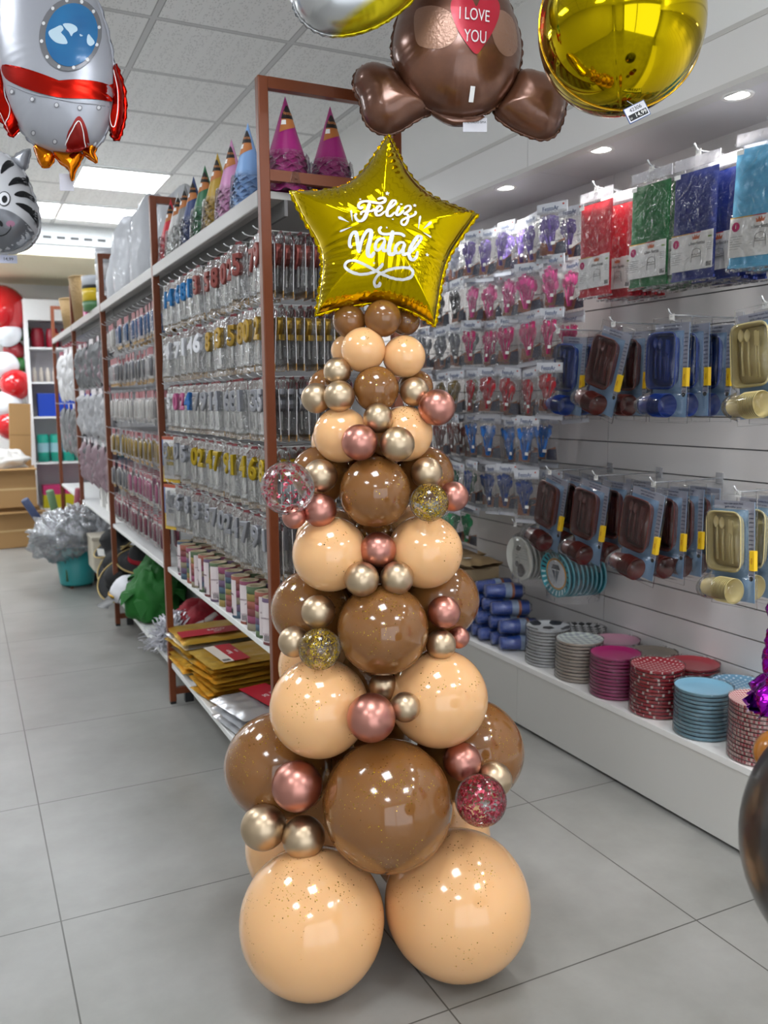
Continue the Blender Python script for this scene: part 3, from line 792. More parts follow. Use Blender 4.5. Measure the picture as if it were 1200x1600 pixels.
# silver and yellow balloon end at the top
D = 2.1; kq = D / 1347.03; c = (555, -45); p, e = facing(*c, D)
sv = empty('silver_foil_balloon', p); sv.rotation_euler = e
tag(sv, 'silver foil balloon with a yellow lower rim cut off by the top of the photo', 'balloon')
def silv_nodes(nt, N, L, b):
    tc = N.new('ShaderNodeTexCoord'); s = N.new('ShaderNodeSeparateXYZ'); L.new(tc.outputs['Object'], s.inputs[0])
    t = mth(N, L, 'MULTIPLY_ADD', s.outputs[0], -.62, s.outputs[1]); mr = N.new('ShaderNodeMapRange'); L.new(t, mr.inputs[0])
    mr.inputs[1].default_value = -.118; mr.inputs[2].default_value = -.135
    L.new(mixc(N, L, mr.outputs[0], 'b6b7b9', 'c9b91a'), b.inputs['Base Color']); b.inputs['Metallic'].default_value = .85; b.inputs['Roughness'].default_value = .25
fs_ = Foil(smooth_pts(P_([(455, -40), (458, 0), (468, 26), (490, 46), (520, 55), (560, 50), (600, 34), (640, 4), (668, -30), (685, -70), (660, -120), (600, -150), (530, -145), (480, -105)], c), 7), .085, wr=.0035, wn=70, seed=9)
fs_.mesh(MB(), nmat('silver_and_yellow_foil', silv_nodes), 18).build('foil_body', sv)
hang(sv, (0, .15, 0))

# teddy bear body with a heart
D = 2.3; kq = D / 1347.03; c = (715, 70); p, e = facing(*c, D)
br = empty('teddy_bear_foil_balloon', p); br.rotation_euler = e
tag(br, 'brown teddy bear foil balloon holding a red heart that says I love you', 'balloon')
def bear_nodes(nt, N, L, b):
    tc = N.new('ShaderNodeTexCoord'); n = N.new('ShaderNodeTexNoise'); n.inputs['Scale'].default_value = 11; n.inputs['Detail'].default_value = 5; n.inputs['Roughness'].default_value = .7
    L.new(tc.outputs['Object'], n.inputs[0])
    L.new(mixc(N, L, n.outputs[0], '452a22', '87583f'), b.inputs['Base Color']); b.inputs['Roughness'].default_value = .28; b.inputs['Metallic'].default_value = .45; b.inputs['Coat Weight'].default_value = .5; b.inputs['Coat Roughness'].default_value = .15
FBR = nmat('brown_foil_print', bear_nodes)
bd = Foil(smooth_pts(P_([(715, -95), (660, -60), (640, -20), (620, 35), (613, 75), (618, 105), (632, 135), (655, 160), (685, 178), (715, 184), (750, 180), (780, 162), (803, 130), (813, 95), (812, 60), (798, 15), (780, -30), (760, -70)], c), 7), .12, wr=.0035, wn=62, seed=11)
bd.mesh(MB(), FBR, 20).build('bear_body', br)
FP = mat('94705d', .3, .3, bump=.2, bscale=120)
for pts in ([(648, 20), (668, 10), (694, 15), (712, 32), (715, 52), (706, 68), (690, 76), (668, 76), (650, 64)], [(772, 30), (782, 16), (800, 26), (808, 50), (808, 76), (796, 88), (782, 82), (772, 66), (768, 46)]):
    mb = MB(); bd.patch(mb, smooth_pts(P_(pts, c, bd), 5), FP, rings=6, off=.0016); mb.build('paw_patch', br)
ht = MB(); hp = [(744, 12), (752, -2), (768, -6), (780, 6), (779, 28), (768, 54), (752, 78), (744, 86), (733, 76), (716, 50), (706, 26), (704, 8), (712, -6), (728, -6), (738, 2)]
bd.patch(ht, smooth_pts(P_(hp, c, bd), 4), mat('b02034', .3, .2), rings=8, off=.003)
gx, gy = on_front([(742, 27)], c, D, .115)[0]
bd.glyphs(ht, 'I LOVE', .044, gx - .002, gy + .002, m_print, a=-.03, sx=.62, off=.006)
bd.glyphs(ht, 'YOU', .044, gx + .001, gy - .053, m_print, a=-.03, sx=.62, off=.006)
ht.build('heart', br)
for pts in ([(640, 128), (620, 105), (590, 93), (570, 95), (555, 108), (553, 130), (562, 150), (568, 175), (580, 193), (602, 202), (625, 196), (650, 180), (676, 162)], [(812, 105), (850, 108), (880, 130), (887, 150), (882, 180), (870, 203), (850, 210), (822, 202), (795, 188), (775, 168), (790, 140)]):
    fl = Foil(smooth_pts(P_(pts, c), 6), .065, wr=.003, wn=36, seed=len(pts))
    o = fl.mesh(MB(), FBR, 14).build('leg', br); o.location.z = -.03
o = MB().box(-.006, .006, -.001, .0, -.018, .02, mat('e6e6e6', .5)).build('white_sticker', br)
o.location = ((733 - c[0]) * kq, -(168 - c[1]) * kq, .075); o.rotation_euler = (PI / 2 + .6, 0, -.1)
fk = Foil(smooth_pts(P_([(672, 172), (700, 180), (730, 186), (758, 182), (748, 190), (728, 192), (700, 190)], c), 5), .015, wr=.002, wn=14, seed=3)
o = fk.mesh(MB(), FBR, 6, flange=.002).build('tail', br); o.location.z = -.01
hang(br, (0, .25, 0))
o = MB().box(-.032, .032, -.001, .001, -.018, .018, mat('cfced6', .5)).text('TME ORDO BMA', .008, BLACK, fr(0, -.0015, .006)).build('price_tag')
MB().tube([(0, 0, .018), (0, 0, .03)], .0006, WHITE, 4).build('string', o)
o.location = facing(742, 195, 2.3)[0]; o.rotation_euler = (0, 0, -.42); tag(o, 'small white tag with handwriting hanging under the teddy bear balloon', 'tag')

# gold orb
D = 1.98; kq = D / 1347.03; p, e = facing(970, 42, D)
ob = empty('gold_orb_foil_balloon', p); ob.rotation_euler = e
tag(ob, 'shiny round gold foil orb balloon with a vertical seam at top right', 'balloon')
def orb(u, v):
    a = u * 2 * PI; b_ = (v - .5) * PI
    g = abs(((a + .32) / (PI / 2)) % 1 - .5) * 2            # 1 at each seam
    s = max(0, (g - .93) / .07); r = .1875 * (1 - .012 * s ** 1.5 + .0022 * s * math.sin(v * 420) * math.cos(b_))
    return (r * math.cos(b_) * math.sin(a), r * 1.02 * math.sin(b_), r * math.cos(b_) * math.cos(a))
GO = foil_mat('gold_orb_foil', 'bfa608', .07)
MB().grid(orb, 144, 120, GO, wu=True).build('orb_shell', ob)
sm = MB()
for sgn in (1, -1):
    path = [(sgn * .1885 * math.cos(t), .1885 * 1.02 * math.sin(t), .002 * math.sin(t * 90)) for t in [(-.5 + j / 90) * PI for j in range(91)]]
    sm.tube(path, .0022, GOLD2, 5)
sm.build('rim_seam', ob)
hang(ob, (0, .19, 0))
o = empty('price_tag', facing(995, 175, 1.93)[0]); o.rotation_euler = CAMM.to_euler(); o.rotation_euler = (CAMM @ Matrix.Rotation(.46, 3, 'Z')).to_euler()
tag(o, 'white and black price tag with a blue edge clipped under the gold orb balloon', 'tag')
MB().box(-.026, .026, -.018, .018, -.001, .001, mat('2f4f86', .4)).box(-.0245, .0245, -.0165, .0165, .001, .0013, mat('dcdbe2', .5)).box(-.022, .022, -.014, .0, .0013, .0016, BLACK).text('42306', .012, BLACK, Matrix.Translation((0, .008, .002))).text('14,99', .013, WHITE, Matrix.Translation((.006, -.007, .0022))).text('U', .006, WHITE, Matrix.Translation((-.018, -.009, .0022))).build('tag_card', o)
MB().tube([(0, .018, 0), (-.004, .035, -.01)], .0008, WHITE, 4).build('string', o)
# ------------------------------------------------------------------ brown metal racks of the gondola
RB = mat('71381b', .38, .15); GX, GX2 = .79, 1.235
m_shelf = mat('e3e3e1', .4); m_gshelf = mat('a9a6a3', .42)
YP = [2.402, 3.935, 5.533, 7.06, 8.62]
HOOKS = [[1.895, 1.685, 1.475, 1.265, 1.055], [1.86, 1.66, 1.46, 1.255, 1.06, .86], [1.84, 1.5, 1.15], [1.86, 1.4]]
def post_frame(mb, y):
    t = .03
    for x in (GX, GX2 - t): mb.box(x, x + t, y, y + t, .012, 2.295, RB, ch=.003)
    for z in (2.265, 2.018, .045): mb.box(GX + t, GX2 - t, y + .002, y + t - .002, z, z + t, RB)
    for x in (GX, GX2 - t): mb.box(x + .002, x + t - .002, y + .002, y + t - .002, 0, .013, BLACK)
    mb.box(GX + .07, GX + .11, y, y + t, .0, .045, BLACK)
bayname = ['nearest bay of the brown metal rack, hung with number candles', 'second bay of the brown metal rack, hung with small candle packs', 'third bay of the brown metal rack, hung with blurred grey bags', 'farthest bay of the brown metal rack near the white shelving']
for b_ in range(4):
    y0, y1 = YP[b_], YP[b_ + 1]
    r = empty('display_rack', (1.0, (y0 + y1) / 2, 0)); tag(r, bayname[b_], 'shelf rack', 'bays of the brown metal rack')
    mb = MB(); post_frame(mb, y0); sub(mb, 'ladder_frame', r)
    if b_ == 3:
        mb = MB(); post_frame(mb, y1); sub(mb, 'ladder_frame', r)
    ya, yb = y0 + .03, y1
    s = MB(); s.box(GX + .002, GX2, ya, yb, 1.975, 1.995, m_gshelf); s.box(GX, GX + .02, ya, yb, 1.95, 1.997, m_gshelf, ch=.004); s.box(GX + .08, GX + .09, ya, yb, 1.93, 1.975, mat('6e6c6c', .5))
    sub(s, 'top_shelf', r)
    sub(MB().box(1.13, 1.15, ya, yb, .2, 1.95, mat('d4d4d6', .4)), 'back_panel', r)
    sub(MB().box(GX + .012, GX2, ya, yb, .632, .655, m_shelf, ch=.003), 'middle_shelf', r)
    sub(MB().box(GX + .012, GX2, ya, yb, .175, .2, m_shelf, ch=.003), 'bottom_shelf', r)
    bar = MB()
    for z in HOOKS[b_]: bar.box(1.118, 1.13, ya, yb, z - .012, z + .012, mat('b5b6ba', .35, .6))
    sub(bar, 'hook_rail', r)
hook_proto = {}
def hook(parent, y, z, L=.33, x1=1.125, tipup=.01):
    key = (L,)
    if key not in hook_proto:
        mb = MB().tube([(0, 0, 0), (-L, 0, 0), (-L - .012, 0, .004), (-L - .02, 0, tipup)], .002, mat('d5d6d8', .3, .5), 6)
        hook_proto[key] = mb.mesh('hook')
    o = bpy.data.objects.new('hook', hook_proto[key]); COL.objects.link(o); o.parent = parent; o.location = Vector((x1, y, z)) - parent.location
    return o
racks = [o for o in bpy.data.objects if o.name.startswith('display_rack')]

# --- number candle cards
CF = film(.5, 30, 'ffffff', .03, 'blister_film')
def candle_card(digit, dcol, metal, cardcol='dcdadb', foot='b88426', rough=.4, w=.076, h=.185, thick=.011):
    mb = MB()
    mb.prism([(-w / 2, -.03), (-w / 2, -.012), (-.018, .0), (-.012, .008), (.012, .008), (.018, 0), (w / 2, -.012), (w / 2, -.03)], -.001, .0006, mat('74262c', .45), M=FRONT)
    mb.box(-w / 2, w / 2, -.0006, .001, -h + .02, -.03, mat(cardcol, .5))
    mb.box(-w / 2, w / 2, -.0006, .001, -h, -h + .02, mat(foot, .4))
    for k in range(3): mb.box(-w * .3, w * (.25 - .08 * k), -.0009, -.0005, -h + .055 - k * .009, -h + .057 - k * .009, mat('8d8a8c'))
    root = mb.build('number_candle_card')
    m = mat(dcol, rough, metal)
    d = MB(); d.text(digit, .088, m, fr(0, -.0065, -.066), ext=.07, sx=.84); d.box(-.0035, .0035, -.0085, -.004, -h + .035, -.082, mat('e8e6e4', .4))
    d.build('candle', root)
    g = MB(); a = w / 2 - .004
    def bl(u, v):
        s = min(1, 8 * min(u, 1 - u), 14 * min(v, 1 - v)); return (-a + 2 * a * u, -.001 - thick * s, -h + .012 + (h - .05) * v)
    g.grid(bl, 16, 26, CF); g.box(-w / 2, w / 2, -.0016, -.0014, -h, .0, CF)
    g.build('blister', root)
    return root
protos = {}
def cproto(kind, digit):
    k = (kind, digit)
    if k not in protos:
        protos[k] = {'rose': lambda: candle_card(digit, '8d4a44', .5), 'gold': lambda: candle_card(digit, 'a8873a', .8), 'yellowgold': lambda: candle_card(digit, 'ad9222', .8),
            'silver': lambda: candle_card(digit, '9b9ca2', .8), 'blue': lambda: candle_card(digit, '1c6ea8', .4), 'white': lambda: candle_card(digit, 'dcdce0', .1),
            'pink': lambda: candle_card(digit, 'b0507e', .2), 'dotted': lambda: candle_card(digit, '1e64a8', .2)}[kind]()
        protos[k].name = 'number_candle_card'
    return protos[k]
cname = {'rose': 'rose gold', 'gold': 'gold', 'yellowgold': 'bright gold', 'silver': 'silver', 'blue': 'metallic blue', 'white': 'white', 'pink': 'pink', 'dotted': 'royal blue'}
plan = [lambda k: 'rose' if k < 8 else 'blue', lambda k: 'gold' if k < 7 else 'white', lambda k: 'silver' if k < 9 else ('dotted' if k == 9 else 'pink' if k < 12 else 'white'), lambda k: 'yellowgold' if k < 9 else 'silver', lambda k: 'silver']
rowname = ['top', 'second', 'third', 'fourth', 'lowest']
for row, z in enumerate(HOOKS[0]):
    for k in range(14):
        y = 2.475 + .103 * k
        hk = hook(racks[0], y, z, .318)
        kind = plan[row](k); dg = str((row * 3 + 9 - k * 7 // 3) % 10)
        pos = [(.808 + .03 * j, 0) for j in range(10)] if k == 0 else [(.808 + random.uniform(-.008, .02), 0), (.85 + random.uniform(-.008, .01), 1), (.89, 2)][:2 if k > 1 else 3]
        for j, (x, _) in enumerate(pos):
            pl_ = cproto(kind, dg)
            o = place(pl_, (x, y + random.uniform(-.006, .006), z - .008), (random.uniform(-.04, .02), random.uniform(-.05, .05), -PI / 2 + (random.uniform(.0, .12) if k == 0 else random.uniform(.1, .55) if j == 0 else random.uniform(0, .3))),
                f'{cname[kind]} number {dg} candle card, {ORD[j]} on {ORD[k]} hook, {rowname[row]} row, nearest rack', 'candle', 'number candle cards on the nearest rack bay')
# gift card with a 40 at the far end of the fourth and fifth rows
def forty(col):
    mb = MB(); mb.box(-.065, .065, 0, .002, -.2, 0, mat('d8b020', .4)).box(-.055, .065, -.0006, 0, -.185, -.012, mat('e4e2e4', .45)).box(-.065, -.055, -.0006, 0, -.13, -.01, mat('3d66a8', .4)).box(-.065, .065, -.001, 0, -.014, 0, mat('b34a2a', .4)).box(-.05, .05, -.001, -.0005, -.035, -.02, WHITE)
    mb.text('40', .075, mat(col, .3, .7), fr(0, -.003, -.075), ext=.04)
    mb.text('anos', .03, mat(col, .3, .7), fr(0, -.003, -.115), ext=.02)
    r = mb.build('number_pick_card'); MB().grid(lambda u, v: (-.06 + .12 * u, -.002 - .01 * min(1, 7 * min(u, 1 - u, v, 1 - v)), -.19 + .17 * v), 14, 18, CF).build('blister', r); return r
for col, z, nm in (('b59a20', 1.255, 'gold'), ('9a9ba2', 1.045, 'silver')):
    f = forty(col); tag(f, f'wide card with a {nm} number 40 cake pick beside the second brown post', 'cake topper'); f.location = (.806, 3.79, z); f.rotation_euler = (0, 0, -PI / 2 + .35)

# --- small packs on the second bay
def small_pack(col, metal, foot):
    mb = MB(); mb.box(-.032, .032, -.0006, .001, -.14, -.028, mat('c7c3c2', .5)).box(-.032, .032, -.0006, .001, -.155, -.14, mat(foot, .4)).box(-.032, .032, -.0006, .001, -.028, .006, mat('8d3540', .45))
    r = mb.build('candle_pack'); m = mat(col, .3, metal)
    d = MB()
    for i in range(4): d.lathe([(.0005, -.128), (.0055, -.126), (.006, -.05), (.0035, -.042), (.0005, -.036)], m, 10, Matrix.Translation((-.0205 + i * .0137, -.007, 0)))
    d.build('candles', r)
    MB().grid(lambda u, v: (-.031 + .062 * u, -.002 - .014 * min(1, 8 * min(u, 1 - u, v, 1 - v)), -.15 + .12 * v), 12, 14, CF).build('blister', r)
    return r
k2 = ['blue', 'silver', 'white', 'gold', 'pink', 'dark pink']
sp = {'blue': small_pack('2b5f96', .4, 'b98a2e'), 'silver': small_pack('8d8d94', .8, 'b98a2e'), 'white': small_pack('e0dcd8', 0, '9a9a9a'), 'gold': small_pack('b5953a', .8, 'b98a2e'), 'pink': small_pack('c06a90', .3, 'c8b8a8'), 'dark pink': small_pack('87344e', .3, 'b8a8a8')}
for row, z in enumerate(HOOKS[1]):
    for k in range(13):
        y = 4.03 + .115 * k; hk = hook(racks[1], y, z); kd = k2[row]
        if row == 0 and k > 9: kd = 'white'
        if row == 4 and k > 7: kd = 'silver'
        for j in range(2):
            place(sp[kd], (.815 + .06 * j + random.uniform(-.008, .008), y, z - .006), (0, random.uniform(-.05, .05), -PI / 2 + random.uniform(-.15, .15)),
                f'{kd} candle pack, {ORD[j]} on {ORD[k]} hook, {(["top", "second", "third", "fourth", "fifth", "lowest"])[row]} row, second rack bay', 'candle', 'candle packs on the second rack bay')

# --- grey and white hanging bags of the far bays
def soft_bag(w, h, t, m, seed, inner=None):
    def f(u, v, s):
        b = (1 - abs(2 * u - 1) ** 3) * (1 - abs(2 * v - 1) ** 5)
        n1 = noise.noise(Vector((u * 4, v * 6, seed))); n2 = noise.noise(Vector((u * 9, v * 5, seed + 7)))
        wv = w * (1.1 - .55 * v ** 3 + .12 * noise.noise(Vector((v * 5, seed, 0))))
        return ((u - .5) * wv + .05 * w * n1, s * t * b * (.45 + .5 * abs(n1) + .5 * n2), -h * (1 - v) * (1 + .1 * noise.noise(Vector((u * 4, seed, 9)))) )
    mb = MB(); mb.grid(lambda u, v: f(u, v, -1), 14, 18, m); mb.grid(lambda u, v: f(u, v, 1), 14, 18, m)
    if inner: mb.grid(lambda u, v: tuple(a * .8 for a in f(u, v * .8, -.7)), 8, 10, inner)
    return mb
bc = [('6d6e70', 'dark grey'), ('a9a9ac', 'pale grey'), ('8a747c', 'dusty mauve'), ('c4c3c4', 'white')]
for b_, (rows, n) in enumerate((([1.84, 1.5, 1.15], 9), ([1.86, 1.4], 8))):
    for row, z in enumerate(rows):
        for k in range(n):
            y = YP[2 + b_] + .12 + k * (1.45 / n); ci, cn = bc[(k * 2 + row + b_ * 3) % 4]
            hook(racks[2 + b_], y, z)
            w_ = .12 if b_ == 0 else .15; hh = .3 if b_ == 0 else .4
            o = soft_bag(w_, hh, .06, mat(ci, .35, bump=.3, bscale=40), row * 20 + k + b_ * 70).build('hanging_bag')
            MB().box(-w_ * .4, w_ * .4, -.002, .002, -.01, .03, mat('d6cfd2' if k % 3 else '8d3b50', .5)).build('header_card', o)
            o.location = (.83 + .02 * (k % 2), y, z - .03); o.rotation_euler = (0, 0, -PI / 2 + random.uniform(-.2, .2))
            tag(o, f'{cn} bag on {ORD[k]} hook, {["top", "second", "third"][row]} row, {["third", "farthest"][b_]} rack bay', 'bag', 'bags hung on the far rack bays')
# tall white card boxes on the third bay's middle shelf
for i in range(4):
    y = 5.62 + i * .3
    o = empty('party_light_box', (.91, y, .656)); tag(o, f'tall white box with black line drawing, {ORD[i]} from the near post, third rack bay', 'box', 'tall white boxes on the third rack bay')
    MB().box(-.04, .04, -.06, .06, 0, .4, mat('dddbd6', .5), ch=.002).build('carton', o)
    MB().box(-.041, .041, -.061, .061, .33, .401, mat('3a6a76' if i % 2 else '2e3f66', .4)).build('lid_band', o)
    MB().tube([(-.0412, .03 * math.sin(t * 1.3), .05 + .025 * t) for t in range(11)], .0025, BLACK, 5).build('line_drawing', o)

# --- paper streamer rolls on the nearest bay's middle shelf
cols = ['7e4444', '98584a', '8f7a42', '55694a', '46596a', '65506a', '8a7f6a', '8a4660']
n_ = 0
for row, (xx, cnt) in enumerate(((.835, 14), (.9, 14))):
    for k in range(cnt):
        y = 2.5 + k * .094 + row * .03
        if y > 3.86: continue
        r = empty('streamer_roll', (xx + random.uniform(-.008, .008), y, .6552)); r.rotation_euler = (0, 0, random.uniform(-.9, 1.5))
        mb = MB()
        nb = 6 + k % 2
        if k in (13,): nb = 6
        for i in range(nb):
            z0, z1 = .148 * i / nb, .148 * (i + 1) / nb
            mm = mat(cols[(k * 3 + i + row * 2) % 8], .7)
            mb.lathe([(.031, z0), (.033, z0 + .001), (.033, z1 - .001), (.031, z1)], mm, 22)
        mb.lathe([(.033, .148), (.021, .148), (.021, .14)], mat('b9a88a', .7), 22)
        mb.build('paper_rolls', r)
        lb = MB(); lb.grid(lambda u, v: (-.0334 * math.cos(-.75 + 1.5 * u), .0334 * math.sin(-.75 + 1.5 * u), .01 + .125 * v), 10, 1, mat('d5c9ca', .5))
        for i, (a_, z_) in enumerate(((0, .1), (0, .08))): pass
        M_ = Matrix.Translation((-.0338, 0, .085)) @ Matrix.Rotation(-PI / 2, 4, 'Z') @ FRONT
        lb.text('SERPENTINA', .0075, mat('6a4a58'), M_); lb.text('CASCA', .009, mat('8a6a78'), Matrix.Translation((0, 0, -.05)) @ M_)
        for i in range(6): lb.box(-.0342, -.0336, -.012 + i * .004, -.0105 + i * .004, .014, .032, BLACK)
        lb.build('paper_label', r)
        tag(r, f'striped paper streamer roll, {ORD[k]} from the near end, {["front", "back"][row]} row', 'streamer', 'paper streamer rolls on the white middle shelf')

# --- party hats on the top shelf
def hat_stack(col, name, lab=True, h=.27, rad=.062, tipc=None):
    m = mat(col, .38, coat=.4); r = empty('party_hat_stack')
    mb = MB(); slope = rad / (h - .02)
    nb = 8; ht_ = .105
    for i in range(nb):
        z0 = .002 + i * ht_ / nb; rr = rad * (1 - .2 * i / nb)
        def f(u, v, z0=z0, rr=rr, i=i):
            a = u * 2 * PI; w_ = .005 * math.sin(a * 9 + i * 1.9) + .004 * noise.noise(Vector((a * 3, i, rad)))
            q = rr * (1 + .07 * (1 - v) + .035 * math.sin(a * 7 + i * 2.3) * (1 - v)) * (1 - v * .12)
            return (q * math.cos(a), q * math.sin(a), max(0, z0 + v * .02 + w_ * (1 - v)))
        mb.grid(f, 54, 2, m, wu=True)
    mb.build('hat_brims', r)
    z0 = ht_; slope = rad * .83 / (h - z0)
    MB().lathe([((h - z0) * slope, z0), ((h - z0) * slope * .5, (h + z0) / 2), (.0006, h)], m, 40).build('cone', r)
    if lab:
        lb = MB(); ang = -2.1
        def cone(a, z, o=.0012): q = (h - z) * slope + o; return (q * math.cos(a), q * math.sin(a), z)
        lb.grid(lambda u, v: cone(ang - 1.0 + 1.8 * u, .168 + .02 * u + .045 * v * (1 - .3 * u) + .002 * math.sin(u * 40) * v), 20, 6, mat('b8713a', .4))
        lb.grid(lambda u, v: cone(ang - 1.0 + 1.8 * u, .208 + .04 * v * (1 - .7 * (2 * u - 1) ** 2), .002), 16, 5, mat('201c1e', .35))
        vs, fs = text_geo('festas', 0); lb.add([cone(ang + v[0] * .016 / .024, .224 + v[1] * .015, .003) for v in vs], fs, mat('d98a4a', .4))
        lb.grid(lambda u, v: cone(ang - .9 + .5 * u, .19 + .014 * v, .0024), 5, 2, WHITE)
        lb.build('paper_label', r)
    mb = MB(); mb.lathe([(rad * 1.14, 0), (rad * 1.0, z0), ((h - z0) * slope + .003, z0 + .012)], film(.9, 45, 'ffffff', .01, 'crinkled_wrap'), 30, wob=lambda a, j: .015 * math.sin(a * 5 + j))
    mb.build('clear_wrap', r)
    return r
HC = [('a01872', 'magenta', .895, 2.475), ('a01872', 'magenta', 1.045, 2.5), ('7fa6d8', 'light blue', .985, 2.66), ('7fa6d8', 'light blue', .865, 2.74), ('c88ab4', 'pale pink', .865, 2.925), ('b3912e', 'mustard yellow', .865, 3.1), ('2c6a46', 'dark green', .865, 3.275), ('3c4a78', 'navy blue', .865, 3.45), ('8a8a8a', 'grey', .865, 3.59), ('d6d4d2', 'white', .865, 3.72), ('d02436', 'bright red', .865, 3.86), ('a01872', 'magenta', 1.02, 2.85), ('9aa0a8', 'silver', 1.03, 3.05)]
where = ['at the near end of the top shelf, left one', 'at the near end of the top shelf, right one', 'behind the two magenta stacks on the top shelf', 'on the top shelf edge nearest the brown post', 'on the shelf edge between light blue and yellow', 'on the top shelf edge between pink and green', 'on the top shelf edge between yellow and navy', 'on the top shelf edge next to the green', 'on the top shelf edge beyond the navy one', 'on the top shelf edge beside the red one', 'at the far end of the top shelf edge', 'in the back row of the top shelf', 'in the back row of the top shelf']
for i, (cc, nm, x, y) in enumerate(HC):
    r = hat_stack(cc, nm, rad=.066 if i < 2 else .058, h=.275 if i < 2 else .272); r.location = (x, y, 1.9975); r.rotation_euler = (0, 0, random.uniform(-.2, .3) + (.5 if i < 2 else 0))
    tag(r, f'stack of {nm} cone party hats {where[i]}', 'party hat', 'stacks of cone party hats')
# ------------------------------------------------------------------ goods on the right wall
FILM = film(.9, 22, 'ffffff', .02, 'crinkled_bag_film')
FILMH = film(1.0, 30, 'ffffff', .07, 'hazy_bag_film', haze=.03)
RZ = -PI / 2                                             # goods face -x: local -y turned to -x, local +x to -y
_wh = {}
def wall_hook(y, z, label, L=.3, group='wire hooks on the slatted wall'):
    if L not in _wh:
        m = mat('dcdde0', .25, .7)
        mb = MB().tube([(XW, 0, 0), (XW - L, 0, 0), (XW - L - .012, 0, .006), (XW - L - .022, 0, .02)], .003, m, 8)
        mb.box(XW - .006, XW - .001, -.015, .015, -.02, .02, m)
        _wh[L] = mb.mesh('wall_hook')
    o = bpy.data.objects.new('wall_hook', _wh[L]); COL.objects.link(o); o.location = (0, y, z)
    tag(o, label, 'hook', group)
    t = MB().box(XW - L - .004, XW - L - .003, -.011, .011, -.016, .004, WHITE).text('E 1', .007, BLACK, Matrix.Translation((XW - L - .005, 0, -.006)) @ Matrix.Rotation(-PI / 2, 4, 'Z') @ FRONT).build('price_clip', o)
    return o

# --- tablecloth packs
def cloth_pack(col, w=.195, h=.385):
    m = mat(col, .5, bump=.25, bscale=12)
    mb = MB(); a = w / 2 - .008
    def g(u, v, s):
        e_ = min(1, 12 * min(u, 1 - u), 16 * min(v, 1 - v))
        return (-a + 2 * a * u, s * .006 * e_ + .0025 * noise.noise(Vector((u * 4, v * 5, len(col) + s))) , -h + .006 + (h - .05) * v)
    mb.grid(lambda u, v: g(u, v, -1), 14, 22, m); mb.grid(lambda u, v: g(u, v, 1), 14, 22, m)
    mb.box(-a, a, -.004, .004, -h + .006, -h + .014, m)
    r = mb.build('tablecloth_pack')
    lb = MB(); yl = -.0095; b0, b1 = -h + .035, -h + .15
    lb.box(-a + .002, a - .002, yl, yl + .001, b0, b1, mat('ecebea', .4))
    lb.box(-a + .002, -a * .1, yl - .0003, yl, b1 - .003, b1, mat('d8a828', .4)).box(-a * .1, a * .4, yl - .0003, yl, b1 - .003, b1, mat('b8303a', .4))
    M_ = lambda x, z: fr(x, yl - .0008, z)
    pk = mat('c4186c', .4)
    lb.prism([(.0135 * math.cos(t / 24 * 2 * PI), .0135 * math.sin(t / 24 * 2 * PI)) for t in range(24)], 0, .0004, pk, M=M_(-a + .024, b1 - .028))
    lb.text('1', .014, WHITE, fr(-a + .024, yl - .0014, b1 - .028))
    lb.prism([(-.013, -.006), (.013, -.006), (.016, .006), (.008, .001), (.004, .01), (0, .002), (-.004, .01), (-.008, .001), (-.016, .006)], 0, .0004, mat('c8683c', .4), M=M_(.018, b1 - .016))
    lb.text('silverfestas', .0155, mat('5a5a5e'), M_(.022, b1 - .034))
    ln = mat('4a4a4e')
    for q in ([(-.02, -.03), (-.018, .0), (-.014, .008), (0, .012), (.014, .008), (.018, 0), (.02, -.03)], [(-.018, 0), (-.016, -.008), (-.008, -.004), (0, -.009), (.008, -.004), (.016, -.009), (.018, 0)], [(-.019, -.013), (.019, -.013)]):
        lb.tube([(x + .022, yl - .0008, z + b1 - .062) for x, z in q], .0006, ln, 4)
    for i in range(6): lb.box(-a + .006, -a + .05 - .006 * (i % 3), yl - .0004, yl, b1 - .055 - i * .007, b1 - .0563 - i * .007 , mat('a8a8aa'))
    for i in range(7): lb.box(a - .026 + i * .003, a - .0245 + i * .003, yl - .0004, yl, b0 + .006, b0 + .02, BLACK)
    for i in range(4): lb.box(a - .028, a - .008, yl - .0004, yl, b1 - .04 - i * .006, b1 - .0413 - i * .006, mat('a8a8aa'))
    lb.box(a - .022, a - .008, yl - .0004, yl, b1 - .022, b1 - .017, mat('8aa85a'))
    lb.build('paper_label', r)
    fb_ = MB(); fb_.grid(lambda u, v: (-w / 2 + w * u, -.0125 + .004 * noise.noise(Vector((u * 6, v * 9, 3.3))), -h + (h + .0) * v), 16, 26, FILM)
    fb_.grid(lambda u, v: (-w / 2 + w * u, .0115, -h + h * v), 2, 2, FILM); fb_.box(-w / 2, w / 2, -.002, .002, -h - .003, -h + .003, FILM)
    fb_.build('clear_bag', r)
    MB().box(-w / 2 + .004, w / 2 - .004, -.003, .0, -.034, 0, mat('d8d6dc', .5)).box(-a + .01, -a + .036, -.016, -.0155, -.062, -.048, WHITE).build('header_card', r)
    return r
TC = {'red': cloth_pack('c2182c'), 'green': cloth_pack('0f6a34'), 'blue': cloth_pack('182c78'), 'light blue': cloth_pack('62b4dc')}
HZ = 2.17
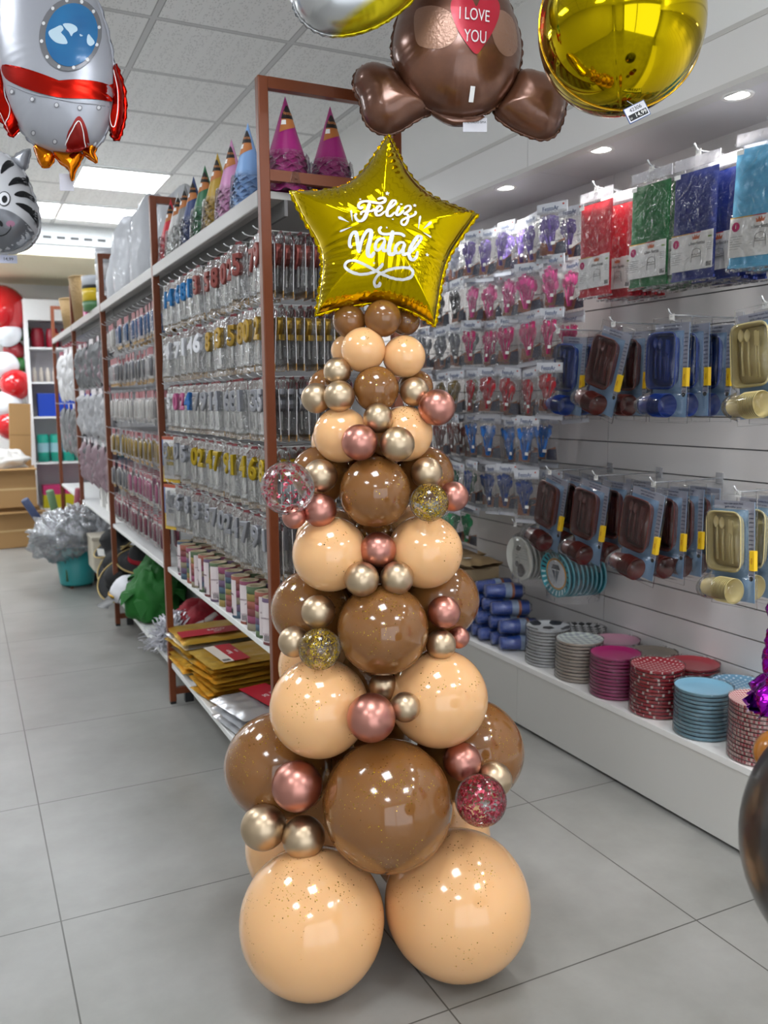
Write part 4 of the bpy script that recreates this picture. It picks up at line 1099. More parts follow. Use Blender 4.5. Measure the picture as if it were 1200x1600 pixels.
spots = {'red': (2.615, [(2.15, 0), (2.235, -.02), (2.262, -.03), (2.29, -.035), (2.33, -.04), (2.36, -.04)]), 'green': (2.31, [(2.13, 0), (2.17, -.02), (2.2, -.03), (2.235, -.03), (2.27, -.04)]),
         'blue': (2.105, [(2.125, 0), (2.2, -.01), (2.225, .0), (2.25, -.01), (2.275, .005), (2.3, 0), (2.33, .01), (2.36, .0)]), 'light blue': (1.83, [(2.1, 0), (2.14, .01), (2.18, 0), (2.22, .01)])}
for nm, (y, L) in spots.items():
    wall_hook(y, HZ, f'white wire hook carrying the {nm} tablecloth packs', .3 if nm != 'red' else .28)
    for j, (x, dy) in enumerate(L):
        place(TC[nm], (x, y + dy, HZ - .012 + random.uniform(-.004, .004)), (0, .05 if nm == 'light blue' else random.uniform(-.02, .03), RZ + random.uniform(-.06, .06)),
              f'wrapped {nm} tablecloth pack, {ORD[j]} from the front of its hook', 'tablecloth', f'wrapped {nm} tablecloth packs')

# --- tableware blister sets
def party_set(col, w=.17, h=.345):
    mb = MB(); card = mat('87a9cc', .45)
    mb.box(-w / 2 + .012, w / 2 - .008, -.001, .001, -h + .02, -.02, card)
    mb.box(-w / 2 + .012, w / 2 - .008, -.0015, -.001, -.045, -.02, mat('b9bccb', .45)).box(w / 2 - .03, w / 2 - .008, -.0015, -.001, -.25, -.045, mat('b9bccb', .45))
    dk = mat('39406c')
    for rr in range(2): mb.text('taça copo prato faca' if rr == 0 else 'garfo colher prato', .0085, dk, fr(-.0, -.0024, -.027 - .011 * rr))
    for i in range(15): mb.text('prato', .0075, dk, fr(w / 2 - .019, -.0024, -.055 - i * .0132))
    mb.box(-w / 2 + .014, -w / 2 + .05, -.0016, -.001, -h + .028, -h + .07, mat('2a4c8a', .45)).lathe([(.0001, 0), (.0075, 0)], BLACK, 14, fr(w / 2 - .02, -.0022, -.252))
    r = mb.build('party_tableware_set')
    m = mat(col, .3, coat=.5); tr = MB()
    x0, x1, z0, z1 = -w / 2 + .006, w / 2 - .032, -.235, -.048
    cx, cz, hx_, hz = (x0 + x1) / 2, (z0 + z1) / 2, (x1 - x0) / 2, (z1 - z0) / 2
    def rr(s, y):
        P = []
        for i in range(32):
            t = 2 * PI * i / 32; c_, s_ = math.cos(t), math.sin(t)
            P.append((cx + hx_ * s * math.copysign(abs(c_) ** .38, c_), y, cz + hz * (s + (s - 1) * -.4 * 0) * math.copysign(abs(s_) ** .3, s_)))
        return P
    rings = [rr(.86, -.006), rr(.9, -.012), rr(.93, -.03), rr(1.0, -.033), rr(1.0, -.029), rr(.95, -.027)]
    vs = [p for R_ in rings for p in R_]
    fs = [(k * 32 + i, k * 32 + (i + 1) % 32, (k + 1) * 32 + (i + 1) % 32, (k + 1) * 32 + i) for k in range(5) for i in range(32)] + [tuple(range(32))]
    tr.add(vs, fs, m, True); tray = tr.build('tray', r)
    for i, (dx, kind) in enumerate(((-.028, 's'), (-.006, 's'), (.02, 'f'), (.028, 'f'))):
        zt = cz + .062 - .003 * i; cu = MB()
        cu.tube([(cx + dx, -.022, zt - .12), (cx + dx, -.026, zt - .06), (cx + dx, -.024, zt - .02)], [.0048, .0036, .003], m, 8)
        if kind == 's':
            cu.grid(lambda u, v, dx=dx, zt=zt: (cx + dx + .0105 * math.sin(v * PI) ** .6 * (u * 2 - 1), -.03 + .007 * (1 - (2 * u - 1) ** 2) * math.sin(v * PI), zt - .022 + .038 * v), 8, 10, m)
        else:
            cu.box(cx + dx - .004, cx + dx + .004, -.028, -.025, zt - .03, zt + .012, m)
        cu.build('spoon' if kind == 's' else 'knife', tray)
    cp = MB(); M_ = Matrix.Translation((-.006, -.045, -.287)) @ Matrix.Rotation(-.08, 4, 'Z') @ Matrix.Rotation(PI / 2, 4, 'Y')
    for i in range(9):
        o_ = -.062 + i * .007
        cp.lathe([(.0003, o_), (.026, o_)], m, 26, M_).lathe([(.026, o_), (.0375, o_ + .055), (.0392, o_ + .056)], m, 26, M_).lathe([(.0392, o_ + .056), (.0375, o_ + .0562)], m, 26, M_).lathe([(.0375, o_ + .0562), (.0255, o_ + .003)], m, 26, M_).lathe([(.0255, o_ + .003), (.0003, o_ + .003)], m, 26, M_)
    cp.build('stacked_cups', r)
    bl = MB()
    def bf(u, v):
        X = -w / 2 + w * u; Zz = -h + h * v
        e1 = min(1, 14 * min(u, 1 - u)); dz = 0
        if -.245 < Zz < -.04: dz = .036 * min(1, (Zz + .245) / .012, (-.04 - Zz) / .012) * min(1, 16 * max(0, min(u - .02, .83 - u)))
        elif -.33 < Zz <= -.245: dz = .088 * math.sqrt(max(0, 1 - ((Zz + .2875) / .043) ** 2)) * min(1, 16 * max(0, min(u - .03, .9 - u)))
        return (X, -.003 - dz, Zz)
    bl.grid(bf, 26, 50, film(.3, 13, 'ffffff', .012, 'stiff_blister'))
    bl.grid(lambda u, v: (-w / 2 + w * u, .003, -h + h * v), 3, 3, film(.3, 13, 'ffffff', .012, 'stiff_blister'))
    ed = mat('d9dde2', .15, .2)
    bl.tube([(-w / 2, 0, -h), (w / 2, 0, -h), (w / 2, 0, 0), (-w / 2, 0, 0)], .0011, film(.1, 20, 'ffffff', .35, 'blister_rim'), 5, closed=True)
    bl.build('clear_blister', r)
    MB().box(w / 2 - .015, w / 2 + .0015, -.015, .0, -.225, -.165, mat('f0c420', .45)).text('MESA', .008, mat('a0421c'), fr(w / 2 - .0072, -.0152, -.195, PI / 2)).build('yellow_sticker', r)
    return r
PS = {'royal blue': party_set('173a8c'), 'brown': party_set('662c26'), 'cream': party_set('d6c68e')}
up = [('royal blue', 2.79, [(2.2, .10), (2.29, .02), (2.36, 0)], 'far end'), ('brown', 2.47, [(2.14, .3), (2.245, .05), (2.33, 0)], 'second from the far end'), ('royal blue', 2.185, [(2.12, 0.02), (2.225, -.02), (2.335, 0)], 'third from the far end'), ('cream', 1.815, [(2.09, -.08), (2.2, 0)], 'right edge')]
for nm, y, L, wh_ in up:
    wall_hook(y, 1.672, f'wire hook of the upper tableware row holding {nm} sets, {wh_}', .31)
    for j, (x, a) in enumerate(L): place(PS[nm], (x, y + (.025 if j else 0), 1.665), (0, a, RZ + random.uniform(-.05, .1)), f'{nm} party tableware set, upper row, {wh_}, {ORD[j]} from the front', 'tableware', 'party tableware sets hanging on the wall')
lo = [('brown', 2.83, [(2.16, .22), (2.25, .1), (2.34, .05)], 'far end'), ('brown', 2.545, [(2.12, .16), (2.22, .04), (2.33, 0)], 'second from the far end'), ('brown', 2.245, [(2.1, .16), (2.2, .03), (2.27, 0), (2.35, 0)], 'middle'), ('cream', 1.885, [(2.1, -.05), (2.21, 0), (2.3, 0)], 'right edge')]
for nm, y, L, wh_ in lo:
    wall_hook(y, 1.115, f'wire hook of the lower tableware row holding {nm} sets, {wh_}', .31)
    for j, (x, a) in enumerate(L): place(PS[nm], (x, y, 1.108), (0, a, RZ + random.uniform(-.08, .08)), f'{nm} party tableware set, lower row, {wh_}, {ORD[j]} from the front', 'tableware', 'party tableware sets hanging on the wall')

# --- bags of plastic cutlery
def cutlery_bag(col, seed, w=.16, h=.205):
    rnd = random.Random(seed)
    mb = MB(); mb.box(-w / 2 + .004, w / 2 - .004, -.002, .002, -.036, .004, mat('dfe3ea', .4)).text('FestoAr', .024, mat('2c4c84', .4), fr(-.006, -.0032, -.018), sx=1.05).box(w / 2 - .026, w / 2 - .018, -.0032, -.0025, -.01, -.004, mat('c8402c'))
    root = mb.build('cutlery_bag')
    ins = MB(); ins.prism([(-w / 2 + .012, -h + .012), (w / 2 - .012, -h + .012), (w / 2 - .02, -h + .07), (.0, -h + .05), (-w / 2 + .02, -h + .062)], 0, .001, mat('a05a38', .5), M=fr(0, .004, 0)).prism([(.006, -h + .012), (w / 2 - .012, -h + .012), (w / 2 - .016, -h + .06), (.02, -h + .055)], 0, .001, mat('2c3450', .5), M=fr(0, .0035, 0)).box(.012, .034, -.0245, -.024, -h + .045, -h + .058, WHITE)
    ins.build('printed_insert', root)
    m = mat(col, .35, coat=.3); cu = MB(); n = 9
    for i in range(n):
        a = (i - (n - 1) / 2) * .095 + rnd.uniform(-.04, .04); yy = -.008 - .01 * rnd.random()
        M_ = Matrix.Translation((rnd.uniform(-.006, .006), yy, -h + .024)) @ Matrix.Rotation(a, 4, 'Y')
        Lg = .128 + rnd.uniform(-.008, .008)
        cu.tube([(0, 0, 0), (0, -.001, Lg * .4), (0, 0, Lg * .72)], [.0046, .0036, .0028], m, 6, M_)
        cu.grid(lambda u, v: ((.0135 + .002 * (i % 2)) * (math.sin(v * PI * .86 + .25) ** .7) * (2 * u - 1), -.004 * (1 - (2 * u - 1) ** 2), Lg * .68 + .038 * v), 6, 7, m, M=M_)
        if i % 2:
            for t in range(4): cu.box(-.0105 + t * .006, -.0075 + t * .006, -.001, .001, Lg * .68 + .028, Lg * .68 + .05, m, M_)
    cu.build('plastic_cutlery', root)
    fl = MB()
    def g(u, v):
        b = min(1, 5 * min(u, 1 - u)) * min(1, 4 * min(v, 1 - v))
        return (-w / 2 + w * u + .004 * noise.noise(Vector((v * 5, seed, 0))), -.004 - .024 * b * (.7 + .5 * noise.noise(Vector((u * 5, v * 6, seed)))), -h - .006 + (h - .02) * v)
    fl.grid(g, 14, 18, FILMH); fl.box(-w / 2, w / 2, -.001, .001, -h - .02, -h, mat('c9ccd4', .25, .3))
    fl.build('clear_bag', root)
    return root
rows = [(2.165, '7a62b0', 'lilac', 'ccd2e4', 'clear white', 0, 9), (1.965, 'e0589a', 'light pink', '26272c', 'black', 0, 9), (1.755, 'd0146e', 'hot pink', '777a82', 'silver grey', 0, 10), (1.535, 'c01426', 'red', '8f7434', 'old gold', 0, 10), (1.325, '1873cc', 'bright blue', '7a4038', 'reddish brown', 1, 10), (1.105, '1c3f86', 'navy blue', '1a6a4e', 'dark green', 1, 10), (.885, '3fae72', 'mint green', '3fae72', 'mint green', 5, 10)]
rn = ['top', 'second', 'third', 'fourth', 'fifth', 'sixth', 'lowest']
for ri, (z, ca, na, cb, nb_, k0, k1) in enumerate(rows):
    pa = cutlery_bag(ca, ri + 1) if k0 < 5 else None; pb = cutlery_bag(cb, ri + 20); pb.name = 'cutlery_bag'
    for k in range(k0, k1):
        y = 2.9 + .152 * k - .012 * (ri % 2)
        A = k < 5; pr_o, nm = (pa, na) if A else (pb, nb_)
        for j in range(2):
            place(pr_o, (2.165 + .09 * j + random.uniform(-.012, .012), y + random.uniform(-.012, .012) - .015 * j, z + random.uniform(-.012, .012)), (random.uniform(-.05, .1), random.uniform(-.09, .09), RZ + random.uniform(-.25, .25)),
                  f'bag of {nm} plastic cutlery, {"front" if j == 0 else "rear"} one on {ORD[k - k0]} hook, {rn[ri]} row', 'cutlery', 'bags of plastic cutlery on the wall')
wall_hook(3.74, .9, 'empty wire hook sticking out beside the mint green cutlery bags', .3)

# --- paper plates
def plate_mesh(topfn, r=.0925, nm='paper_plate'):
    """topfn(mb, height function) paints the printed face"""
    mb = MB(); topfn(mb, r); return mb
def plate_prof(r): return [(.0003, .002), (r * .66, .002), (r * .74, .0035), (r * .92, .0105), (r, .0125), (r * 1.004, .0112), (r * .998, .0035), (r * .96, .001), (r * .6, 0), (.0003, 0)]
def plate_z(q, r):
    P = plate_prof(r)[:5]; q = min(q, r)
    for (a, za), (b, zb_) in zip(P, P[1:]):
        if q <= b: return za + (zb_ - za) * (q - a) / (b - a)
    return P[-1][1]
def print_nodes(kind, c1, c2):
    def f(nt, N, L, b):
        tc = N.new('ShaderNodeTexCoord'); s = N.new('ShaderNodeSeparateXYZ'); L.new(tc.outputs['Object'], s.inputs[0])
        if kind == 'dots':
            v = []
            for o_ in (0, 1):
                t = mth(N, L, 'DIVIDE', s.outputs[o_], .017); t = mth(N, L, 'FRACT', mth(N, L, 'ADD', t, 50.5)); t = mth(N, L, 'SUBTRACT', t, .5); v.append(mth(N, L, 'MULTIPLY', t, t))
            fac = mth(N, L, 'LESS_THAN', mth(N, L, 'ADD', v[0], v[1]), .055)
        elif kind == 'check':
            ch = N.new('ShaderNodeTexChecker'); ch.inputs['Scale'].default_value = 45; L.new(tc.outputs['Object'], ch.inputs[0]); fac = ch.outputs['Fac']
            cb_ = N.new('ShaderNodeCombineXYZ'); L.new(s.outputs[0], cb_.inputs[0]); L.new(s.outputs[1], cb_.inputs[1]); cb_.inputs[2].default_value = .5; L.new(cb_.outputs[0], ch.inputs[0])
        elif kind in ('gingham', 'plaid'):
            sc_ = .011 if kind == 'gingham' else .03
            v = []
            for o_ in (0, 1):
                t = mth(N, L, 'DIVIDE', mth(N, L, 'ADD', s.outputs[o_], mth(N, L, 'MULTIPLY', s.outputs[1 - o_], .5 if o_ else -.5)), sc_); t = mth(N, L, 'FRACT', mth(N, L, 'ADD', t, 50)); v.append(mth(N, L, 'GREATER_THAN', t, .5))
            fac = mth(N, L, 'MULTIPLY', mth(N, L, 'ADD', v[0], v[1]), .5)
        else:
            n = N.new('ShaderNodeTexNoise'); n.inputs['Scale'].default_value = 12; L.new(tc.outputs['Object'], n.inputs[0]); fac = n.outputs['Fac']
        L.new(mixc(N, L, fac, c1, c2), b.inputs['Base Color']); b.inputs['Roughness'].default_value = .32; b.inputs['Coat Weight'].default_value = .3
        L.new
    return nmat('plate_print_' + kind + c1, f)
def football(mb, r):
    white, dark = mat('d5d7da', .3, coat=.3), mat('3a3d44', .3, coat=.3)
    mb.lathe(plate_prof(r), white, 48)
    def hexa(cx, cy, R_, n_, a0):
        pts = [(cx + R_ * math.cos(a0 + i * 2 * PI / n_), cy + R_ * math.sin(a0 + i * 2 * PI / n_)) for i in range(n_)]
        fine = []
        for i in range(n_):
            for t in range(4): fine.append(tuple(pts[i][k] + (pts[(i + 1) % n_][k] - pts[i][k]) * t / 4 for k in (0, 1)))
        vs = []; K = len(fine)
        for s_ in (0, .35, .7, 1):
            for x, y in fine:
                X, Y = cx + (x - cx) * s_, cy + (y - cy) * s_; q = math.hypot(X, Y)
                if q > r * .99: X, Y = X * r * .99 / q, Y * r * .99 / q
                vs.append((X, Y, plate_z(math.hypot(X, Y), r) + .0008))
        mb.add(vs, [(a * K + i, a * K + (i + 1) % K, (a + 1) * K + (i + 1) % K, (a + 1) * K + i) for a in range(3) for i in range(K)], dark, True)
    hexa(0, 0, r * .3, 5, .3)
    for i in range(5): hexa(r * .88 * math.cos(.3 + i * 2 * PI / 5 + PI * 0), r * .88 * math.sin(.3 + i * 2 * PI / 5), r * .34, 6, .3 + i * 2 * PI / 5)
def simple(m, rim=None):
    def f(mb, r):
        P = plate_prof(r); mb.lathe(P[:5], m, 48); mb.lathe(P[4:], rim or m, 48)
    return f
KR = mat('a39488', .7)
stk = [('football printed', football, 2.19, 2.92, 12, 'front row, farthest away'), ('pale plaid', simple(print_nodes('plaid', 'dfe6de', 'a8aeb4'), mat('c5b9ae', .5)), 2.18, 2.7, 12, 'front row, second from the far end'),
 ('magenta', simple(mat('b81c70', .3, coat=.3), mat('b5457f', .5)), 2.175, 2.48, 12, 'front row, between plaid and red dotted'), ('red polka dot', simple(print_nodes('dots', 'ae1c30', 'ecdcd8')), 2.178, 2.262, 13, 'front row, between magenta and light blue'),
 ('light blue', simple(mat('82b8d4', .3, coat=.3), mat('86aebf', .5)), 2.175, 2.042, 12, 'front row, third from the right'), ('red gingham', simple(print_nodes('gingham', 'e8d6ce', 'b0243c')), 2.175, 1.812, 14, 'front row, nearest'),
 ('black and white checked', simple(print_nodes('check', '2a2c30', 'cfd0d2')), 2.33, 2.86, 11, 'back row, farthest away'), ('pale pink', simple(mat('c58ea4', .3, coat=.3), mat('b0808f', .5)), 2.33, 2.655, 11, 'back row, between checked and beige'),
 ('grey beige', simple(mat('8f8578', .3, coat=.3)), 2.335, 2.455, 11, 'back row, between pale pink and red'), ('plain red', simple(mat('a02c38', .3, coat=.3)), 2.335, 2.25, 12, 'back row, behind the red polka dot stack'), ('blue white dotted', simple(print_nodes('dots', '6d9dbd', 'c8dce8')), 2.335, 2.04, 11, 'back row, nearest')]
for nm, fn, x, y, n, wh_ in stk:
    me = MB(); fn(me, .0925); me = me.mesh('paper_plate')
    for j in range(n):
        o = bpy.data.objects.new('paper_plate', me); COL.objects.link(o)
        o.location = (x + random.uniform(-.0015, .0015), y + random.uniform(-.0015, .0015), .2855 + j * .0134); o.rotation_euler = (0, 0, random.uniform(-2, 2) if j < n - 1 else .2)
        o.scale = (1, 1, 1.0)
        tag(o, f'{nm} paper plate, {ORD[n - 1 - j]} from stack top, {wh_}', 'plate', f'{nm} paper plates')
    wr = MB().lathe([(.0955, 0), (.0965, .004), (.0955, n * .0134), (.0965, n * .0134 + .004)], film(.7, 40, 'ffffff', .02, 'shrink_wrap'), 40, wob=lambda a, j: .01 * math.sin(a * 7 + j * 2))
    o = wr.build('shrink_wrap', None, (x, y, .2855)); tag(o, f'clear shrink wrap around the {nm} plate stack', 'plastic wrap')

# --- plates hanging in clear bags
def hang_plates(kind, y, z, label, n=9):
    r = empty('hanging_plate_pack', (2.2, y, z)); tag(r, label, 'plate')
    R_ = .098
    for i in range(n):
        mb = MB(); M_ = Matrix.Translation((i * .02, -i * .004, -.16)) @ Matrix.Rotation(-PI / 2 - .08, 4, 'Y')
        rim = mat('6fa9b4' if kind == 'boat' else 'b9b9b4', .4)
        P_ = plate_prof(R_); mb.lathe(P_[:5], mat('3a97a5' if kind == 'boat' else 'cfd0c8', .35), 40, M_); mb.lathe(P_[4:], rim, 40, M_)
        o = mb.build('plate', r); mb = MB()
        if i == 0:
            def disc(pts, m, o=.001): 
                vs = [(x_, y_, plate_z(math.hypot(x_, y_), R_) + o) for x_, y_ in pts]; mb.add(vs, [tuple(range(len(vs)))], m, False, M_ @ Matrix.Rotation(PI / 2 , 4, 'Z'))
            if kind == 'boat':
                disc(ell(0, 0, .068, .068, 36), mat('d99a3a', .4), .0012); disc(ell(0, 0, .06, .06, 36), mat('d8dce2', .4), .0022)
                disc([(-.03, -.02), (.03, -.02), (.02, -.04), (-.02, -.04)], mat('3c4450'), .003); disc([(-.022, -.015), (.004, -.015), (.004, .042)], mat('6a7684'), .003); disc([(.008, -.015), (.028, -.015), (.008, .03)], mat('4c5866'), .003)
                for t in range(24):
                    a = t / 24 * 2 * PI
                    disc([(q * math.cos(a + d), q * math.sin(a + d)) for q, d in ((.073, -.05), (.092, -.05), (.092, .05), (.073, .05))], mat('1f2b38' if t > 9 else 'bfe0e4', .4), .0012)
            else:
                dk = mat('55504e', .4)
                disc(ell(-.0, .055, .026, .03, 20), mat('48413f', .4), .003); disc(ell(.03, .03, .014, .014, 14), dk, .0025); disc(ell(.01, -.045, .02, .012, 14, .4), dk, .0025)
                for zz in range(5): mb.tube([Matrix.Rotation(PI / 2, 4, 'Z') @ Vector((-.05 + t * .007, -.02 + zz * .012 - .03 + (.004 if t % 2 else 0), .0035)) for t in range(14)], .0009, mat('a9a9a6'), 4, M_)
            mb.build('printed_face', o)
    fl = MB()
    def bag(u, v):
        a = u * 2 * PI; t = v
        wy = .108 * (1 - .25 * (1 - t) ** 3 * 0) * (1 if t < .75 else 1 - (t - .75) * 2.2); wx = .11
        return (.085 + wx * math.cos(a) * (1 if t < .8 else .6) + .01 * noise.noise(Vector((a * 2, t * 6, 3))), wy * math.sin(a) * 1.02 + .006 * noise.noise(Vector((a * 3, t * 8, 9))), -.275 + .275 * t)
    fl.grid(bag, 30, 20, FILMH, wu=True); fl.build('clear_bag', r)
    wall_hook(y, z + .0, f'wire hook above the {"sailing boat" if kind == "boat" else "black and cream"} plates', .26)
hang_plates('dots', 3.14, .86, 'clear bag of cream plates with dark round print hanging near the blue cups')
hang_plates('boat', 2.88, .835, 'clear bag of teal rimmed sailing boat plates hanging above the stacks')

# --- blue cup packs lying on the plinth
def cup_pack():
    m = mat('1d4fb4', .28, coat=.5); g_ = mat('9fb4d4', .4)
    mb = MB(); n = 13
    mb.lathe([(.0005, 0), (.027, 0), (.0275, .004), (.032, .085), (.034, .087)], m, 28)
    for i in range(n): z = .087 + i * .0062; mb.lathe([(.0325, z), (.0352, z + .003), (.0352, z + .0055), (.033, z + .0062)], g_ if i < 7 else m, 28)
    mb.lathe([(.033, .168), (.028, .15), (.0005, .15)], m, 28)
    r = mb.build('cup_pack')
    MB().lathe([(.0358, .088), (.0362, .118)], mat('a8bcd8', .4), 28).lathe([(.0359, .118), (.0362, .13)], mat('c06a40', .4), 28).build('printed_band', r)
    MB().lathe([(.012, -.012), (.029, -.004), (.034, .05), (.038, .1), (.038, .165), (.012, .19)], film(.8, 40, 'ffffff', .08, 'cup_wrap'), 26, wob=lambda a, j: .06 * math.sin(a * 5 + j * 2)).build('clear_wrap', r)
    return r
cp = cup_pack(); nn = 0
for lv, (z, ys) in enumerate(((.322, [3.15, 3.235, 3.32, 3.405, 3.49, 3.575]), (.39, [3.17, 3.265, 3.36, 3.45, 3.54]), (.457, [3.25, 3.34, 3.44, 3.53]), (.522, [3.32, 3.42]))):
    for k, y in enumerate(ys):
        place(cp, (2.1 + .012 * (k % 2) + .01 * lv, y, z), (0, PI / 2 + .02, -.32 + .1 * (k % 3)), f'sleeve of blue plastic cups, {ORD[k]} from the near end, {["bottom", "second", "third", "top"][lv]} layer', 'cups', 'wrapped blue cup sleeves on the plinth')
# kraft bags behind the cups
for i, (y, z) in enumerate(((3.62, .6), (3.78, .62))):
    MB_ = MB(); MB_.grid(lambda u, v: (.13 * (u - .5) * 2, .1 * (v - .5) * 2 , .03 * (1 - (2 * u - 1) ** 4) * (1 - (2 * v - 1) ** 4) + .006 * noise.noise(Vector((u * 5, v * 5, i)))), 16, 14, mat('a08660', .6)); MB_.grid(lambda u, v: (.13 * (u - .5) * 2, .1 * (v - .5) * 2, -.02 * (1 - (2 * u - 1) ** 4)), 6, 6, mat('a08660', .6))
    o = MB_.build('kraft_paper_pack'); o.location = (2.24, y, z); o.rotation_euler = (0, .06, .3); tag(o, ['brown kraft paper pack lying beyond the blue cups, nearer one', 'brown kraft paper pack lying beyond the blue cups, farther one'][i], 'paper pack')
    MB().box(-.02, .02, -.012, .012, 0, .001, WHITE).build('price_sticker', o).location = (-.08, -.04, .03)
    s_ = MB().box(-.1, .1, -.08, .08, 0, z - .285 - .02, mat('b09a78', .7), ch=.004).build('cardboard_box'); s_.location = (2.25, y, .2855); tag(s_, ['low cardboard box under the nearer kraft pack', 'low cardboard box under the farther kraft pack'][i], 'box')

# --- things cut off by the right edge
LM['black'] = mat('101114', .3, coat=.25)
p_, _ = facing(1404, 1333, 1.16)
o = balloon('black', p_.x, p_.y, p_.z, .2, 'large black balloon cut off by the right edge of the photo', tail=(0, 0, 1))
rb_ = MB().tube([(p_.x, p_.y, p_.z + .2), (p_.x, p_.y, ZC)], .001, WHITE, 5).build('ribbon'); bpy.context.view_layer.update(); rb_.parent = o; rb_.matrix_parent_inverse = o.matrix_world.inverted()
LM['amber'] = mat('9c5f16', .2, coat=.4)
p2 = facing(1216, 1178, 1.3)[0]
balloon('amber', p2.x, p2.y, p2.z, .036, 'small amber balloon just above the black one at the right edge', axis=(p2.x + 1, p2.y))
pf = MB(); pm = foil_mat('purple_foil', '9a18b4', .18, .8)
def pfn(u, v):
    a = u * 2 * PI; rr = (.055 + .03 * (1 - v) ** 3) * (1 + .28 * noise.noise(Vector((math.cos(a) * 2.5, math.sin(a) * 2.5, v * 9)))+ .12 * noise.noise(Vector((math.cos(a) * 7, math.sin(a) * 7, v * 22))))
    return (rr * math.cos(a), rr * math.sin(a), .27 * v)
pf.grid(pfn, 60, 50, pm, wu=True)
for i in range(14):
    a = i / 14 * 2 * PI; q = .085; pf.add([(.05 * math.cos(a - .15), .05 * math.sin(a - .15), .05), (q * 1.1 * math.cos(a - .2), q * 1.1 * math.sin(a - .2), -.01), (q * 1.2 * math.cos(a + .1), q * 1.2 * math.sin(a + .1), .012), (.05 * math.cos(a + .2), .05 * math.sin(a + .2), .06)], [(0, 1, 2, 3)], pm)
o = pf.build('purple_foil_skirt', None, (1.47, 1.14, .775)); tag(o, 'crumpled purple metallic foil wrapping cut off by the right edge above the gingham plates', 'foil wrap')
MB().tube([(0, 0, -.775), (0, 0, .3)], .012, mat('3a2a30', .4), 10).lathe([(.0005, -.774), (.09, -.774), (.09, -.762), (.0005, -.76)], mat('3a2a30', .4), 24).build('stand', o)
# ------------------------------------------------------------------ goods on the low shelf of the gondola
def flat_bag(m, w, d, t, seed, wrinkle=.006):
    mb = MB()
    def g(u, v, s):
        e_ = min(1, 10 * min(u, 1 - u), 10 * min(v, 1 - v))
        return (w * (u - .5) + .006 * noise.noise(Vector((v * 6, seed, 0))), d * (v - .5) + .006 * noise.noise(Vector((u * 6, seed, 5))), s * t / 2 * e_ + wrinkle * e_ * noise.noise(Vector((u * 5, v * 7, seed))))
    mb.grid(lambda u, v: g(u, v, 1), 26, 22, m); mb.grid(lambda u, v: g(u, v, -1), 26, 22, m)
    return mb
GB = mat('e2b848', .3, .7, bump=.6, bscale=14); SB = mat('d4d5d8', .28, .75, bump=.5, bscale=12); RED = mat('b0142c', .4)
def label_plate(root, w, d, z, txt, rot=0):
    mb = MB(); mb.box(-w / 2, w / 2, -d / 2, d / 2, z, z + .001, RED)
    mb.text(txt, .028, WHITE, Matrix.Translation((0, 0, z + .002)) @ Matrix.Rotation(rot, 4, 'Z'))
    return mb.build('red_label', root)
wrapm = film(.7, 30, 'ffffff', .06, 'bag_wrap')
def pack(name, loc, rz, m, w, d, t, seed, label, cat, group, lab):
    o = flat_bag(m, w, d, t, seed).build(name); o.location = loc; o.rotation_euler = (random.uniform(-.01, .01), random.uniform(-.01, .01), rz); tag(o, label, cat, group)
    if lab:
        kind, lx, ly, lw, ld, txt, rt = lab
        l = MB()
        l.grid(lambda u, v: (lx + lw * (u - .5), ly + ld * (v - .5), t / 2 + .008), 8, 8, RED)
        for i, s_ in enumerate(txt.split('|')): l.text(s_, .03 if i == 0 else .018, WHITE, Matrix.Translation((lx, ly, 0)) @ Matrix.Rotation(rt, 4, 'Z') @ Matrix.Translation((0, .012 - .03 * i, t / 2 + .0095)))
        if kind == 'white':
            l.box(lx - lw / 2 - .045, lx - lw / 2, ly - ld / 2, ly + ld / 2, t / 2 + .007, t / 2 + .008, mat('ddd3c6', .5))
            for i in range(8): l.box(lx - lw / 2 - .04 + i * .004, lx - lw / 2 - .038 + i * .004, ly - ld / 2 + .01, ly - ld / 2 + .035, t / 2 + .008, t / 2 + .009, BLACK)
        l.build('red_label', o)
    return o
zs_ = .2
for i in range(3):
    pack('silver_gift_bag', (1.0, 3.02 + .012 * i, .216 + i * .03), .12 + .03 * i, SB, .4, .3, .024, 20 + i, f'silver gift bag pack with red label, {["bottom", "middle", "top"][i]} of the pile nearest the tower', 'gift bag', 'silver gift bag packs', ('plain', -.02, 0, .12, .27, '25|35 UN', PI / 2) if i == 2 else None)
for i in range(9):
    pack('gold_gift_bag', (1.0 + random.uniform(-.012, .012), 3.42 + random.uniform(-.02, .02), .212 + i * .0185), .1 + random.uniform(-.09, .09), GB, .38, .3, .011, 40 + i, f'gold gift bag pack, {ORD[8 - i]} from the top of the middle pile', 'gift bag', 'gold gift bag packs in the middle pile', ('white', -.05, 0, .07, .24, 'Saco|ouro', PI / 2) if i == 8 else None)
for i in range(8):
    pack('gold_gift_bag', (1.0 + random.uniform(-.015, .015), 3.8 + random.uniform(-.015, .015), .212 + i * .022), .05 + random.uniform(-.06, .06), GB if i % 3 else SB, .4, .34, .018, 60 + i, f'{"gold" if i % 3 else "silver"} gift bag pack, {ORD[7 - i]} from the top of the far pile', 'gift bag', 'gift bag packs in the far pile', ('plain', -.02, -.05, .34, .1, 'SACO|GIFT', 0) if i == 7 else None)

